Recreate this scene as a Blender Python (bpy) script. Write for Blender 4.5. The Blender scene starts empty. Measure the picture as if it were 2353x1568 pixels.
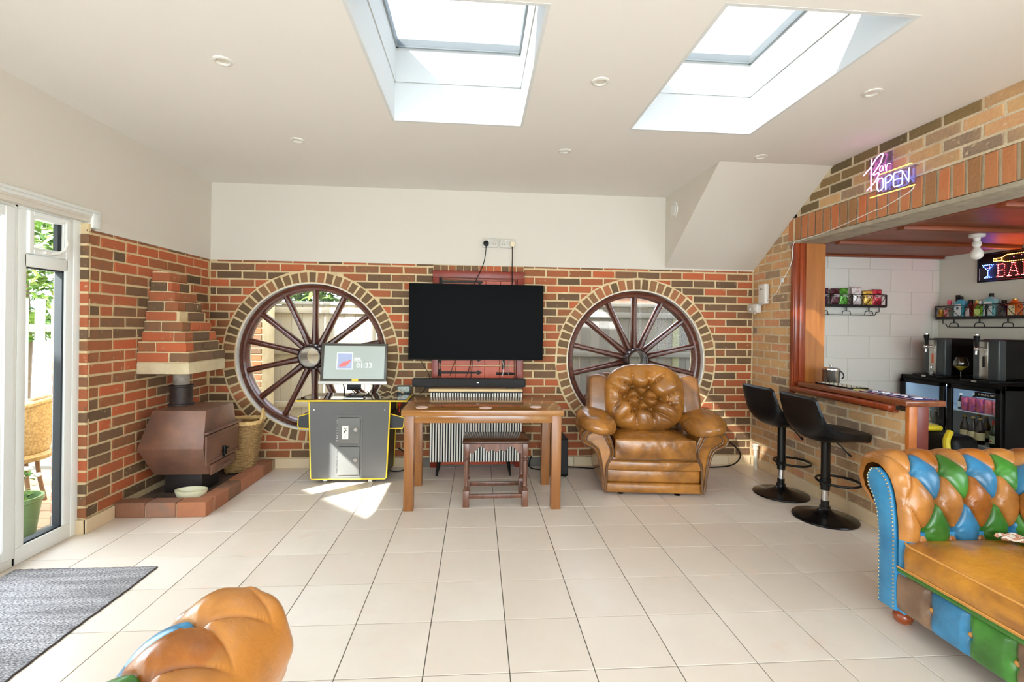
import bpy, bmesh, math, random
from mathutils import Vector, Matrix
random.seed(7)
PI=math.pi
S=bpy.context.scene
COL=S.collection
# ---------------------------------------------------------------- camera, world, sun, exposure
def look(pitch,yaw,roll):
    cy,sy,cp,sp=math.cos(yaw),math.sin(yaw),math.cos(pitch),math.sin(pitch)
    fwd=Vector((sy*cp,cy*cp,sp)); rt=Vector((cy,-sy,0)); up=rt.cross(fwd)
    cr,sr=math.cos(roll),math.sin(roll)
    r=cr*rt+sr*up; u=-sr*rt+cr*up
    return Matrix(((r.x,u.x,-fwd.x),(r.y,u.y,-fwd.y),(r.z,u.z,-fwd.z)))
cam=bpy.data.cameras.new('camera'); co=bpy.data.objects.new('camera',cam); COL.objects.link(co)
cam.sensor_fit='HORIZONTAL'; cam.sensor_width=36.0; cam.lens=1091.2/2353*36
cam.shift_y=-(784-751.85)/2353; cam.clip_start=0.02
co.matrix_world=Matrix.Translation((0,0,1.3406))@look(-0.0019,0.0725,0.0136).to_4x4()
S.camera=co
S.view_settings.view_transform='Standard'; S.view_settings.look='None'
S.view_settings.gamma=1; S.view_settings.use_curve_mapping=False
S.view_settings.exposure=0.32
SUN_DIR=Vector((1,.79,-.963)).normalized()
W=bpy.data.worlds.new('world'); S.world=W; W.use_nodes=True
nt=W.node_tree; nt.nodes.clear()
sky=nt.nodes.new('ShaderNodeTexSky'); sky.sky_type='NISHITA'; sky.sun_disc=False
sky.sun_elevation=math.radians(37); sky.sun_rotation=math.atan2(-SUN_DIR.x,-SUN_DIR.y); sky.air_density=1.0; sky.dust_density=2.5; sky.ozone_density=1.0
bg=nt.nodes.new('ShaderNodeBackground'); bg.inputs[1].default_value=1.2
mixw=nt.nodes.new('ShaderNodeMix'); mixw.data_type='RGBA'; mixw.inputs[0].default_value=0.7
mixw.inputs[7].default_value=(7.7,8.6,9.7,1)
wo=nt.nodes.new('ShaderNodeOutputWorld')
nt.links.new(sky.outputs[0],mixw.inputs[6]); nt.links.new(mixw.outputs[2],bg.inputs[0]); nt.links.new(bg.outputs[0],wo.inputs[0])
sl=bpy.data.lights.new('sun','SUN'); sl.energy=26; sl.angle=math.radians(.6); sl.color=(1,.97,.93)
so=bpy.data.objects.new('sun',sl); COL.objects.link(so); so.location=(-6,-5,7)
so.rotation_euler=(-SUN_DIR).to_track_quat('Z','Y').to_euler()
cy_=S.cycles
try:
    cy_.max_bounces=14; cy_.diffuse_bounces=9; cy_.glossy_bounces=5; cy_.transparent_max_bounces=14; cy_.transmission_bounces=8
    cy_.sample_clamp_indirect=8; cy_.caustics_reflective=False; cy_.caustics_refractive=False
except Exception: pass
# ---------------------------------------------------------------- materials
def c3(r,g,b):
    f=lambda v:(v/255/12.92) if v<=10.3 else ((v/255+.055)/1.055)**2.4
    return (f(r),f(g),f(b),1)
class NT:
    def __init__(s,m): s.t=m.node_tree; s.t.nodes.clear()
    def n(s,ty,**k):
        o=s.t.nodes.new('ShaderNode'+ty)
        for a,v in k.items(): setattr(o,a,v)
        return o
    def l(s,a,b): s.t.links.new(a,b)
MATS={}
def mat(name,col,rough=.5,metal=0,noise=None,scale=8,bump=0,bscale=60,col2=None,spec=None,emit=None,estr=1,alpha=None,coat=0,sheen=0,trans=0,ior=None,contrast=1.0,stretch=None,dist=0):
    if name in MATS: return MATS[name]
    m=bpy.data.materials.new(name); m.use_nodes=True; N=NT(m)
    out=N.n('OutputMaterial'); b=N.n('BsdfPrincipled'); N.l(b.outputs[0],out.inputs[0])
    b.inputs['Base Color'].default_value=col; b.inputs['Roughness'].default_value=rough; b.inputs['Metallic'].default_value=metal
    if spec is not None: b.inputs['Specular IOR Level'].default_value=spec
    if coat: b.inputs['Coat Weight'].default_value=coat; b.inputs['Coat Roughness'].default_value=.08
    if sheen: b.inputs['Sheen Weight'].default_value=sheen
    if trans: b.inputs['Transmission Weight'].default_value=trans
    if ior: b.inputs['IOR'].default_value=ior
    if emit: b.inputs['Emission Color'].default_value=emit; b.inputs['Emission Strength'].default_value=estr
    vec=None
    if col2 is not None or bump:
        g=N.n('NewGeometry'); vec=g.outputs['Position']
        if stretch:
            mp=N.n('Mapping'); mp.inputs['Scale'].default_value=stretch; N.l(vec,mp.inputs[0]); vec=mp.outputs[0]
    if col2 is not None:
        t=N.n('TexNoise'); t.inputs['Scale'].default_value=scale; t.inputs['Detail'].default_value=5; t.inputs['Roughness'].default_value=.6
        t.inputs['Distortion'].default_value=dist
        N.l(vec,t.inputs['Vector'])
        r=N.n('ValToRGB'); w=.22/contrast; r.color_ramp.elements[0].position=.5-w; r.color_ramp.elements[1].position=.5+w
        r.color_ramp.elements[0].color=col; r.color_ramp.elements[1].color=col2
        N.l(t.outputs[0],r.inputs[0]); N.l(r.outputs[0],b.inputs['Base Color'])
    if bump:
        t=N.n('TexNoise'); t.inputs['Scale'].default_value=bscale; t.inputs['Detail'].default_value=4; N.l(vec,t.inputs['Vector'])
        bp=N.n('Bump'); bp.inputs['Strength'].default_value=bump; bp.inputs['Distance'].default_value=.01; N.l(t.outputs[0],bp.inputs['Height']); N.l(bp.outputs[0],b.inputs['Normal'])
    MATS[name]=m; return m
def ramp_mat(name,stops,rough=.85,nscale=14,mott=.35,bump=.35,bscale=70,spec=.3,speck=None):
    """piece material: one tone per piece (object random + island random), mottled by world-space noise"""
    m=bpy.data.materials.new(name); m.use_nodes=True; N=NT(m)
    out=N.n('OutputMaterial'); b=N.n('BsdfPrincipled'); N.l(b.outputs[0],out.inputs[0]); b.inputs['Roughness'].default_value=rough
    b.inputs['Specular IOR Level'].default_value=spec
    oi=N.n('ObjectInfo'); g=N.n('NewGeometry')
    a=N.n('Math',operation='ADD'); N.l(oi.outputs['Random'],a.inputs[0]); N.l(g.outputs['Random Per Island'],a.inputs[1])
    fr=N.n('Math',operation='FRACT'); N.l(a.outputs[0],fr.inputs[0])
    t=N.n('TexNoise'); t.inputs['Scale'].default_value=nscale; t.inputs['Detail'].default_value=6; t.inputs['Roughness'].default_value=.65; N.l(g.outputs['Position'],t.inputs['Vector'])
    ms=N.n('Math',operation='MULTIPLY_ADD'); ms.inputs[1].default_value=mott; ms.inputs[2].default_value=-mott/2; N.l(t.outputs[0],ms.inputs[0])
    ad=N.n('Math',operation='ADD'); ad.use_clamp=True; N.l(fr.outputs[0],ad.inputs[0]); N.l(ms.outputs[0],ad.inputs[1])
    r=N.n('ValToRGB'); e=r.color_ramp.elements
    while len(e)<len(stops): e.new(.5)
    for i,(p,c) in enumerate(stops): e[i].position=p; e[i].color=c
    N.l(ad.outputs[0],r.inputs[0]); last=r.outputs[0]
    if speck:
        t2=N.n('TexNoise'); t2.inputs['Scale'].default_value=speck[0]; t2.inputs['Detail'].default_value=3; N.l(g.outputs['Position'],t2.inputs['Vector'])
        r2=N.n('ValToRGB'); r2.color_ramp.elements[0].position=speck[1]; r2.color_ramp.elements[1].position=speck[1]+.12
        N.l(t2.outputs[0],r2.inputs[0]); mx=N.n('Mix',data_type='RGBA'); N.l(r2.outputs[0],mx.inputs[0]); N.l(last,mx.inputs[6]); mx.inputs[7].default_value=speck[2]; last=mx.outputs[2]
    N.l(last,b.inputs['Base Color'])
    if bump:
        t3=N.n('TexNoise'); t3.inputs['Scale'].default_value=bscale; t3.inputs['Detail'].default_value=5; N.l(g.outputs['Position'],t3.inputs['Vector'])
        bp=N.n('Bump'); bp.inputs['Strength'].default_value=bump; bp.inputs['Distance'].default_value=.006; N.l(t3.outputs[0],bp.inputs['Height']); N.l(bp.outputs[0],b.inputs['Normal'])
    MATS[name]=m; return m
def wood_mat(name,c1,c2,rough=.35,axis='X',sc=9,coat=0,bump=.05):
    m=bpy.data.materials.new(name); m.use_nodes=True; N=NT(m)
    out=N.n('OutputMaterial'); b=N.n('BsdfPrincipled'); N.l(b.outputs[0],out.inputs[0]); b.inputs['Roughness'].default_value=rough
    if coat: b.inputs['Coat Weight'].default_value=coat; b.inputs['Coat Roughness'].default_value=.12
    tc=N.n('TexCoord'); mp=N.n('Mapping'); s=[sc*6]*3; s['XYZ'.index(axis)]=sc*.5; mp.inputs['Scale'].default_value=s
    N.l(tc.outputs['Object'],mp.inputs[0])
    t=N.n('TexNoise'); t.inputs['Scale'].default_value=1; t.inputs['Detail'].default_value=6; t.inputs['Distortion'].default_value=.6; N.l(mp.outputs[0],t.inputs['Vector'])
    r=N.n('ValToRGB'); r.color_ramp.elements[0].position=.3; r.color_ramp.elements[1].position=.7; r.color_ramp.elements[0].color=c1; r.color_ramp.elements[1].color=c2
    N.l(t.outputs[0],r.inputs[0]); N.l(r.outputs[0],b.inputs['Base Color'])
    bp=N.n('Bump'); bp.inputs['Strength'].default_value=bump; bp.inputs['Distance'].default_value=.003; N.l(t.outputs[0],bp.inputs['Height']); N.l(bp.outputs[0],b.inputs['Normal'])
    MATS[name]=m; return m
def glass_mat(name,tint=(1,1,1,1),ior=1.45,rough=0.0,extra=0.0,refl=1.0):
    m=bpy.data.materials.new(name); m.use_nodes=True; N=NT(m)
    out=N.n('OutputMaterial'); tr=N.n('BsdfTransparent'); tr.inputs[0].default_value=tint
    gl=N.n('BsdfGlossy'); gl.inputs['Roughness'].default_value=rough; lw=N.n('LayerWeight'); pw=N.n('Math',operation='POWER'); pw.inputs[1].default_value=4.5; fr=N.n('Math',operation='MULTIPLY_ADD'); fr.inputs[1].default_value=.9*refl; fr.inputs[2].default_value=.035*refl; N.l(lw.outputs['Facing'],pw.inputs[0]); N.l(pw.outputs[0],fr.inputs[0])
    mx=N.n('MixShader'); a=N.n('Math',operation='ADD'); a.use_clamp=True; a.inputs[1].default_value=extra
    N.l(fr.outputs[0],a.inputs[0]); N.l(a.outputs[0],mx.inputs[0]); N.l(tr.outputs[0],mx.inputs[1]); N.l(gl.outputs[0],mx.inputs[2]); N.l(mx.outputs[0],out.inputs[0])
    MATS[name]=m; return m
def attr_mat(name,rough=.4,bump=.25,bscale=35,dark=.55,coat=.0,nscale=7,sheen=0):
    """colour from the mesh's colour attribute, worn darker in patches"""
    m=bpy.data.materials.new(name); m.use_nodes=True; N=NT(m)
    out=N.n('OutputMaterial'); b=N.n('BsdfPrincipled'); N.l(b.outputs[0],out.inputs[0]); b.inputs['Roughness'].default_value=rough
    if coat: b.inputs['Coat Weight'].default_value=coat; b.inputs['Coat Roughness'].default_value=.2
    at=N.n('Attribute'); at.attribute_name='tone'; g=N.n('NewGeometry')
    t=N.n('TexNoise'); t.inputs['Scale'].default_value=nscale; t.inputs['Detail'].default_value=5; N.l(g.outputs['Position'],t.inputs['Vector'])
    r=N.n('ValToRGB'); r.color_ramp.elements[0].position=.35; r.color_ramp.elements[1].position=.62; r.color_ramp.elements[0].color=(dark,dark*.93,dark*.9,1); r.color_ramp.elements[1].color=(1.08,1.08,1.08,1)
    N.l(t.outputs[0],r.inputs[0]); mx=N.n('Mix',data_type='RGBA'); mx.blend_type='MULTIPLY'; mx.inputs[0].default_value=1
    N.l(at.outputs['Color'],mx.inputs[6]); N.l(r.outputs[0],mx.inputs[7]); N.l(mx.outputs[2],b.inputs['Base Color'])
    if bump:
        t3=N.n('TexNoise'); t3.inputs['Scale'].default_value=bscale; t3.inputs['Detail'].default_value=6; t3.inputs['Distortion'].default_value=.5; N.l(g.outputs['Position'],t3.inputs['Vector'])
        bp=N.n('Bump'); bp.inputs['Strength'].default_value=bump; bp.inputs['Distance'].default_value=.006; N.l(t3.outputs[0],bp.inputs['Height']); N.l(bp.outputs[0],b.inputs['Normal'])
    MATS[name]=m; return m
# ---------------------------------------------------------------- mesh building
class B:
    def __init__(s): s.v=[]; s.f=[]; s.mi=[]; s.fc=[]; s.cm=0; s.cc=None
    def add(s,vs,fs,M=None):
        o=len(s.v)
        s.v+=[tuple(M@Vector(p)) if M is not None else tuple(p) for p in vs]
        for f in fs: s.f.append(tuple(i+o for i in f)); s.mi.append(s.cm); s.fc.append(s.cc)
        return s
    def box(s,x0,x1,y0,y1,z0,z1,M=None):
        v=[(x,y,z) for x in (x0,x1) for y in (y0,y1) for z in (z0,z1)]
        return s.add(v,[(0,1,3,2),(4,6,7,5),(0,4,5,1),(2,3,7,6),(0,2,6,4),(1,5,7,3)],M)
    def rbox(s,x0,x1,y0,y1,z0,z1,r=.004,seg=2,M=None,fn=None,cuts=0):
        bm=bmesh.new(); bmesh.ops.create_cube(bm,size=1)
        for v in bm.verts: v.co=Vector((x0+(v.co.x+.5)*(x1-x0),y0+(v.co.y+.5)*(y1-y0),z0+(v.co.z+.5)*(z1-z0)))
        if cuts: bmesh.ops.subdivide_edges(bm,edges=bm.edges[:],cuts=cuts,use_grid_fill=True)
        ed=[e for e in bm.edges if e.calc_face_angle(0)>.5]
        r=min(r,.49*min(abs(x1-x0),abs(y1-y0),abs(z1-z0)))
        if r>0: bmesh.ops.bevel(bm,geom=ed,offset=r,segments=seg,profile=.5,affect='EDGES',clamp_overlap=True)
        return s.bm(bm,M,fn)
    def bm(s,bm,M=None,fn=None):
        if fn:
            for v in bm.verts: v.co=Vector(fn(v.co))
        bm.verts.index_update()
        s.add([v.co.copy() for v in bm.verts],[tuple(v.index for v in f.verts) for f in bm.faces],M); bm.free(); return s
    def cyl(s,p0,p1,r0,r1=None,seg=16,caps=True,M=None):
        r1=r0 if r1 is None else r1
        return s.tube([p0,p1],[r0,r1],seg,caps,M)
    def tube(s,pts,r,seg=8,caps=True,M=None,closed=False):
        pts=[Vector(p) for p in pts]; n=len(pts)
        rs=r if isinstance(r,(list,tuple)) else [r]*n
        vs=[];fs=[]
        up=None
        for i,p in enumerate(pts):
            a=pts[i-1] if (i>0 or closed) else pts[i]; b=pts[(i+1)%n] if (i<n-1 or closed) else pts[i]
            t=(b-a).normalized() if (b-a).length>1e-9 else Vector((0,0,1))
            if up is None:
                up=Vector((0,0,1)) if abs(t.z)<.9 else Vector((1,0,0))
            x=up.cross(t); 
            if x.length<1e-6: x=Vector((1,0,0)).cross(t)
            x.normalize(); y=t.cross(x).normalized(); up=y
            for k in range(seg):
                an=2*PI*k/seg; vs.append(p+(x*math.cos(an)+y*math.sin(an))*rs[i])
        m=n if closed else n-1
        for i in range(m):
            for k in range(seg):
                a=i*seg+k;b=i*seg+(k+1)%seg;j=((i+1)%n)*seg
                fs.append((a,b,j+(k+1)%seg,j+k))
        if caps and not closed: fs.append(tuple(range(seg))[::-1]); fs.append(tuple((n-1)*seg+k for k in range(seg)))
        return s.add(vs,fs,M)
    def lathe(s,prof,seg=24,M=None,sx=1,sy=1,caps=True):
        """profile [(r,z)...] about z"""
        vs=[];fs=[];n=len(prof)
        for r,z in prof:
            for k in range(seg): a=2*PI*k/seg; vs.append((r*math.cos(a)*sx,r*math.sin(a)*sy,z))
        for i in range(n-1):
            for k in range(seg): fs.append((i*seg+k,i*seg+(k+1)%seg,(i+1)*seg+(k+1)%seg,(i+1)*seg+k))
        if caps and prof[0][0]>1e-5: fs.append(tuple(range(seg))[::-1])
        if caps and prof[-1][0]>1e-5: fs.append(tuple((n-1)*seg+k for k in range(seg)))
        return s.add(vs,fs,M)
    def prism(s,poly,a0,a1,axis='Y',M=None,ch=0):
        """poly in the plane across axis: X->(y,z) Y->(x,z) Z->(x,y)"""
        mp={'X':lambda p,a:(a,p[0],p[1]),'Y':lambda p,a:(p[0],a,p[1]),'Z':lambda p,a:(p[0],p[1],a)}[axis]
        n=len(poly); vs=[mp(p,a0) for p in poly]+[mp(p,a1) for p in poly]
        fs=[tuple(range(n))[::-1],tuple(range(n,2*n))]+[(i,(i+1)%n,n+(i+1)%n,n+i) for i in range(n)]
        return s.add(vs,fs,M)
    def grid(s,P,closed_u=False,closed_v=False,M=None,flip=False):
        """P[i][j] points"""
        nu=len(P);nv=len(P[0]);vs=[p for row in P for p in row];fs=[]
        for i in range(nu if closed_u else nu-1):
            for j in range(nv if closed_v else nv-1):
                a=i*nv+j;b=((i+1)%nu)*nv+j;c=((i+1)%nu)*nv+(j+1)%nv;d=i*nv+(j+1)%nv
                fs.append((a,d,c,b) if flip else (a,b,c,d))
        return s.add(vs,fs,M)
    def ell(s,c,r,seg=16,rings=10,M=None,p=1.0):
        """superellipsoid"""
        P=[]
        g=lambda w:math.copysign(abs(w)**p,w)
        for i in range(rings+1):
            a=-PI/2+PI*i/rings; P.append([(c[0]+r[0]*g(math.cos(a))*g(math.cos(2*PI*j/seg)),c[1]+r[1]*g(math.cos(a))*g(math.sin(2*PI*j/seg)),c[2]+r[2]*g(math.sin(a))) for j in range(seg)])
        return s.grid(P,closed_v=True,M=M,flip=True)
    def mesh(s,name='m',mats=(),smooth=35):
        me=bpy.data.meshes.new(name); me.from_pydata(s.v,[],s.f)
        for m in mats: me.materials.append(m)
        if len(mats)>1: me.polygons.foreach_set('material_index',s.mi)
        if any(c is not None for c in s.fc):
            at=me.color_attributes.new('tone','FLOAT_COLOR','CORNER'); d=[]
            for p in me.polygons: d+=list(s.fc[p.index] or (1,1,1,1))*p.loop_total
            at.data.foreach_set('color',d)
        me.update()
        if smooth:
            me.polygons.foreach_set('use_smooth',[True]*len(me.polygons)); me.set_sharp_from_angle(angle=math.radians(smooth))
        return me
def fixn(me):
    bm=bmesh.new(); bm.from_mesh(me); bmesh.ops.recalc_face_normals(bm,faces=bm.faces[:]); bm.to_mesh(me); bm.free()
def obj(name,b,m=None,parent=None,smooth=35,loc=None,rot=None,fix=True):
    """ONE mesh object. m: a material or list"""
    ms=[m] if (m is not None and not isinstance(m,(list,tuple))) else list(m or [])
    if isinstance(b,B):
        me=b.mesh(name,ms,0)
        if fix: fixn(me)
        if smooth:
            me.polygons.foreach_set('use_smooth',[True]*len(me.polygons)); me.set_sharp_from_angle(angle=math.radians(smooth))
    else: me=b
    o=bpy.data.objects.new(name,me); COL.objects.link(o)
    if parent is not None: o.parent=parent
    if loc is not None: o.location=loc
    if rot is not None: o.rotation_euler=rot
    return o
def tag(o,label,cat,group=None):
    o['label']=label; o['category']=cat
    if group: o['group']=group
    return o
def thing(name,label,cat,loc=(0,0,0),rz=0,group=None):
    o=bpy.data.objects.new(name,None); COL.objects.link(o); o.empty_display_size=.05
    o.location=loc; o.rotation_euler=(0,0,rz); return tag(o,label,cat,group)
def struct(name,b,m,parent=None,**k):
    o=obj(name,b,m,parent,**k)
    if parent is None: o['kind']='structure'
    return o
def sroot(name,loc=(0,0,0),rz=0):
    o=bpy.data.objects.new(name,None); COL.objects.link(o); o.empty_display_size=.05; o.location=loc; o.rotation_euler=(0,0,rz); o['kind']='structure'; return o
def dup(o,loc=None,rz=None,label=None,parent=None):
    r=o.copy(); COL.objects.link(r)
    if loc is not None: r.location=loc
    if rz is not None: r.rotation_euler=(0,0,rz)
    if label: r['label']=label
    for ch in list(o.children):
        cc=ch.copy(); COL.objects.link(cc); cc.parent=r
        for g in list(ch.children): d=g.copy(); COL.objects.link(d); d.parent=cc
    return r
def Tm(x,y,z,rz=0,rx=0,ry=0): return Matrix.Translation((x,y,z))@Matrix.Rotation(rz,4,'Z')@Matrix.Rotation(ry,4,'Y')@Matrix.Rotation(rx,4,'X')
def text_mesh(txt,size,depth=.001,font=None,align='CENTER'):
    cu=bpy.data.curves.new('t','FONT'); cu.body=txt; cu.size=size; cu.extrude=depth; cu.align_x=align; cu.align_y='CENTER'; cu.resolution_u=3
    o=bpy.data.objects.new('t',cu); COL.objects.link(o)
    dg=bpy.context.evaluated_depsgraph_get(); me=bpy.data.meshes.new_from_object(o.evaluated_get(dg)); bpy.data.objects.remove(o); return me
def bez(p0,p1,p2,p3,n=12):
    out=[]
    for i in range(n+1):
        t=i/n;u=1-t; out.append(tuple(u**3*a+3*u*u*t*b_+3*u*t*t*c+t**3*d for a,b_,c,d in zip(p0,p1,p2,p3)))
    return out
def catmull(pts,n=6):
    P=[Vector(p) for p in pts]; P=[P[0]*2-P[1]]+P+[P[-1]*2-P[-2]]; out=[]
    for i in range(1,len(P)-2):
        for k in range(n):
            t=k/n; a,b_,c,d=P[i-1],P[i],P[i+1],P[i+2]
            out.append(.5*((2*b_)+(-a+c)*t+(2*a-5*b_+4*c-d)*t*t+(-a+3*b_-3*c+d)*t**3))
    out.append(P[-2]); return out
# ---------------------------------------------------------------- shared materials
M_PLAST=mat('warm white plaster',c3(212,206,195),.85,bump=.03,bscale=18)
M_CEIL=mat('ceiling paint',c3(230,227,222),.8,bump=.03,bscale=10)
M_WELL=mat('skylight lining white',c3(214,217,217),.6)
M_UPVC=mat('white door plastic',c3(232,235,233),.3)
M_BLACK=mat('black plastic',c3(10,10,11),.45,spec=.25)
M_BLACKM=mat('black metal',c3(12,12,13),.32,spec=.4)
M_RUB=mat('dark rubber',c3(35,42,48),.5)
M_CHROME=mat('chrome',c3(215,215,218),.12,metal=1)
M_WHITEP=mat('white plastic',c3(222,220,214),.35)
M_MORT=mat('cream mortar',c3(228,208,166),.95,col2=c3(206,182,138),scale=9,bump=.5,bscale=90)
M_MORT2=mat('grey cream mortar',c3(226,212,182),.95,col2=c3(196,178,146),scale=7,bump=.6,bscale=70)
M_BRICK=ramp_mat('red brown brick',[(0,c3(100,80,60)),(.3,c3(124,94,70)),(.5,c3(148,94,62)),(.72,c3(168,96,64)),(1,c3(186,98,62))],mott=.5,nscale=16,speck=(30,.66,c3(198,170,140)))
M_BRICKR=ramp_mat('arch brick',[(0,c3(104,84,62)),(.45,c3(126,98,70)),(.8,c3(150,108,76)),(1,c3(176,108,74))],mott=.35,nscale=16)
M_STOCK=ramp_mat('yellow stock brick',[(0,c3(142,122,104)),(.25,c3(176,146,114)),(.5,c3(200,160,114)),(.75,c3(216,176,126)),(1,c3(206,148,112))],mott=.45,nscale=18,speck=(26,.63,c3(222,202,170)),bump=.7,bscale=50)
M_SOLD=ramp_mat('soldier brick',[(0,c3(156,116,78)),(.4,c3(180,122,80)),(.75,c3(190,126,84)),(1,c3(198,112,70))],mott=.35,nscale=20,bump=.5,bscale=50)
M_TILE=ramp_mat('beige floor tile',[(0,c3(224,214,202)),(.5,c3(218,207,194)),(1,c3(228,220,209))],rough=.28,nscale=3.5,mott=.9,bump=0,spec=.5,speck=(5,.62,c3(224,208,194)))
M_GROUT=mat('dark grout',c3(112,106,98),.9)
M_BASE=ramp_mat('skirting tile beige',[(0,c3(226,206,172)),(.5,c3(220,198,162)),(1,c3(230,212,182))],rough=.4,nscale=6,mott=.6,bump=0,spec=.4)
M_GLASS=glass_mat('window glass',(.97,.99,.98,1))
M_GLASSB=glass_mat('skylight glass',(.42,.425,.42,1),ior=1.5,extra=.02)
M_WHEEL=wood_mat('dark varnished mahogany',c3(72,40,30),c3(118,68,52),rough=.28,axis='X',sc=6,coat=.3)
M_REDW=mat('red brown painted wood',c3(172,66,34),.4,col2=c3(196,84,42),scale=5,bump=.05)
M_DREDW=mat('dark red painted wood',c3(120,38,24),.35,col2=c3(144,52,32),scale=6)
M_MAHOG=wood_mat('red mahogany trim',c3(112,44,22),c3(156,70,34),rough=.3,axis='Z',sc=6,coat=.3)
M_OAK=wood_mat('orange brown jamb wood',c3(150,88,36),c3(178,112,50),rough=.4,axis='Z',sc=4)
M_BARCEIL=wood_mat('bar ceiling boards',c3(110,52,26),c3(140,70,36),rough=.45,axis='X',sc=3)
M_BLOCK=ramp_mat('white painted block',[(0,c3(214,212,204)),(.5,c3(220,218,210)),(1,c3(216,214,206))],rough=.7,nscale=9,mott=.3,bump=.6,bscale=30)
M_BLOCKJ=mat('painted block joint',c3(205,203,194),.8)
M_CONC=mat('concrete',c3(180,170,150),.9,col2=c3(150,140,122),scale=12,bump=.5,bscale=60)
M_CONCL=mat('buff stone slab',c3(214,200,168),.9,col2=c3(190,172,136),scale=8,bump=.4,bscale=60)
M_TABLE=wood_mat('honey varnished table wood',c3(140,90,42),c3(162,110,56),rough=.14,axis='X',sc=3,coat=.5)
M_TABLEL=wood_mat('honey varnished leg wood',c3(130,82,42),c3(160,106,58),rough=.3,axis='Z',sc=4)
M_STOCKD=ramp_mat('mossy dark brick',[(0,c3(104,90,64)),(.5,c3(128,108,74)),(1,c3(150,122,80))],mott=.5,nscale=22,bump=.7,bscale=50,speck=(40,.66,c3(160,150,110)))
M_GLASSW=glass_mat('round window glass',(.72,.74,.75,1),refl=.2)
# ---------------------------------------------------------------- room shell
T=.333; XL,XR,YB,YR=-2.44,2.72,4.528,-2.6; ZC=2.617; XD=-2.49
GX=.4283*T; GY=5.4868*T
# floor
fb=B(); fb.box(XL-.35,4.9,YR-.2,YB+.3,-.12,-.004)
floor=struct('floor',fb,M_GROUT)
def poly_piece(poly,t,ch=.003,n0=0):
    """convex poly (u,w) -> solid rising t with a small chamfer; returns verts (u,w,h) and faces"""
    cx=sum(p[0] for p in poly)/len(poly); cy=sum(p[1] for p in poly)/len(poly); n=len(poly)
    def ins(p):
        d=math.hypot(p[0]-cx,p[1]-cy); k=max(.2,(d-ch*1.4)/d) if d>0 else 1; return (cx+(p[0]-cx)*k,cy+(p[1]-cy)*k)
    v=[(p[0],p[1],n0) for p in poly]+[(p[0],p[1],t-ch*.7) for p in poly]+[ins(p)+(t,) for p in poly]
    f=[(i,(i+1)%n,n+(i+1)%n,n+i) for i in range(n)]+[(n+i,n+(i+1)%n,2*n+(i+1)%n,2*n+i) for i in range(n)]+[tuple(range(2*n,3*n))]
    return v,f
tile_me={}
def tile_obj(x0,x1,y0,y1,parent,b=None):
    w,d=x1-x0,y1-y0; g=.0022
    v,f=poly_piece([(g,g),(w-g,g),(w-g,d-g),(g,d-g)],.004,.0012,-.004)
    if b is not None:
        b.add(v,f,Matrix.Translation((x0,y0,-.004))); return
    k=(round(w,3),round(d,3))
    if k not in tile_me:
        bb=B().add(v,f); me=bb.mesh('floor_tile',[M_TILE],0); tile_me[k]=me
    o=bpy.data.objects.new('floor_tile',tile_me[k]); COL.objects.link(o); o.parent=parent; o.location=(x0,y0,-.004+random.uniform(0,.0004)); return o
rest=B()
xs=[XD-.02]+[GX+i*T for i in range(-12,12) if XD-.02<GX+i*T<XR]+[XR+.01]
ys=[GY+i*T for i in range(-14,10) if YR<GY+i*T<YB]+[YB]
for j in range(len(ys)-1):
    for i in range(len(xs)-1):
        tile_obj(xs[i],xs[i+1],ys[j],ys[j+1],floor,None if ys[j]>.4 else rest)
for i in range(6):
    for j in range(11): tile_obj(XR+.01+i*T,XR+.01+(i+1)*T,1.1+j*T-.22,1.1+(j+1)*T-.22,floor,rest)
o=obj('distant_floor_tiles',rest,M_TILE,floor,0); o['kind']='stuff'
# ceiling with two skylight openings
SK=[(-.535,.256,1.88,3.016),(.968,1.755,1.81,2.985)]
cx_=[-2.9,-.535,.256,.968,1.755,2.95]; cb=B()
cb.box(-2.9,-.55,YR,YB+.1,ZC,ZC+.06); cb.box(.271,.953,YR,YB+.1,ZC,ZC+.06); cb.box(1.77,2.95,YR,YB+.1,ZC,ZC+.06)
for x0,x1,y0,y1 in SK: cb.box(x0-.015,x1+.015,YR,y0-.015,ZC,ZC+.06); cb.box(x0-.015,x1+.015,y1+.015,YB+.1,ZC,ZC+.06)
ceil=struct('ceiling',cb,M_CEIL,smooth=0)
for k,(x0,x1,y0,y1) in enumerate(SK):
    w=B(); zt=3.067; e=.0165; zm=2.857
    for (z0,z1,i) in ((ZC-.001,zm-.004,0),(zm,zt,.006)):
        w.box(x0-e,x0+i,y0-e,y1+e,z0,z1); w.box(x1-i,x1+e,y0-e,y1+e,z0,z1); w.box(x0,x1,y0-e,y0+i,z0,z1); w.box(x0,x1,y1-i,y1+e,z0,z1)
    w.box(x0-e,x0-.004,y0-e,y1+e,zm-.005,zm+.001); w.box(x1+.004,x1+e,y0-e,y1+e,zm-.005,zm+.001); w.box(x0-e,x1+e,y0-e,y0-.004,zm-.005,zm+.001); w.box(x0-e,x1+e,y1+.004,y1+e,zm-.005,zm+.001)
    win=struct('window_%d'%(k+4),w,M_WELL,smooth=0)
    g=B(); g.box(x0-.02,x1+.02,y0-.02,y1+.02,zt+.006,zt+.012); obj('pane',g,M_GLASSB,win,0)
    fr=B(); a=.018
    for q in ((x0-.05,x0+a,y0-.05,y1+.05),(x1-a,x1+.05,y0-.05,y1+.05),(x0,x1,y0-.05,y0+a),(x0,x1,y1-a,y1+.05)): fr.box(q[0],q[1],q[2],q[3],zt,zt+.05)
    obj('glazing_frame',fr,mat('grey gasket',c3(150,158,162),.5),win,0)
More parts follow.
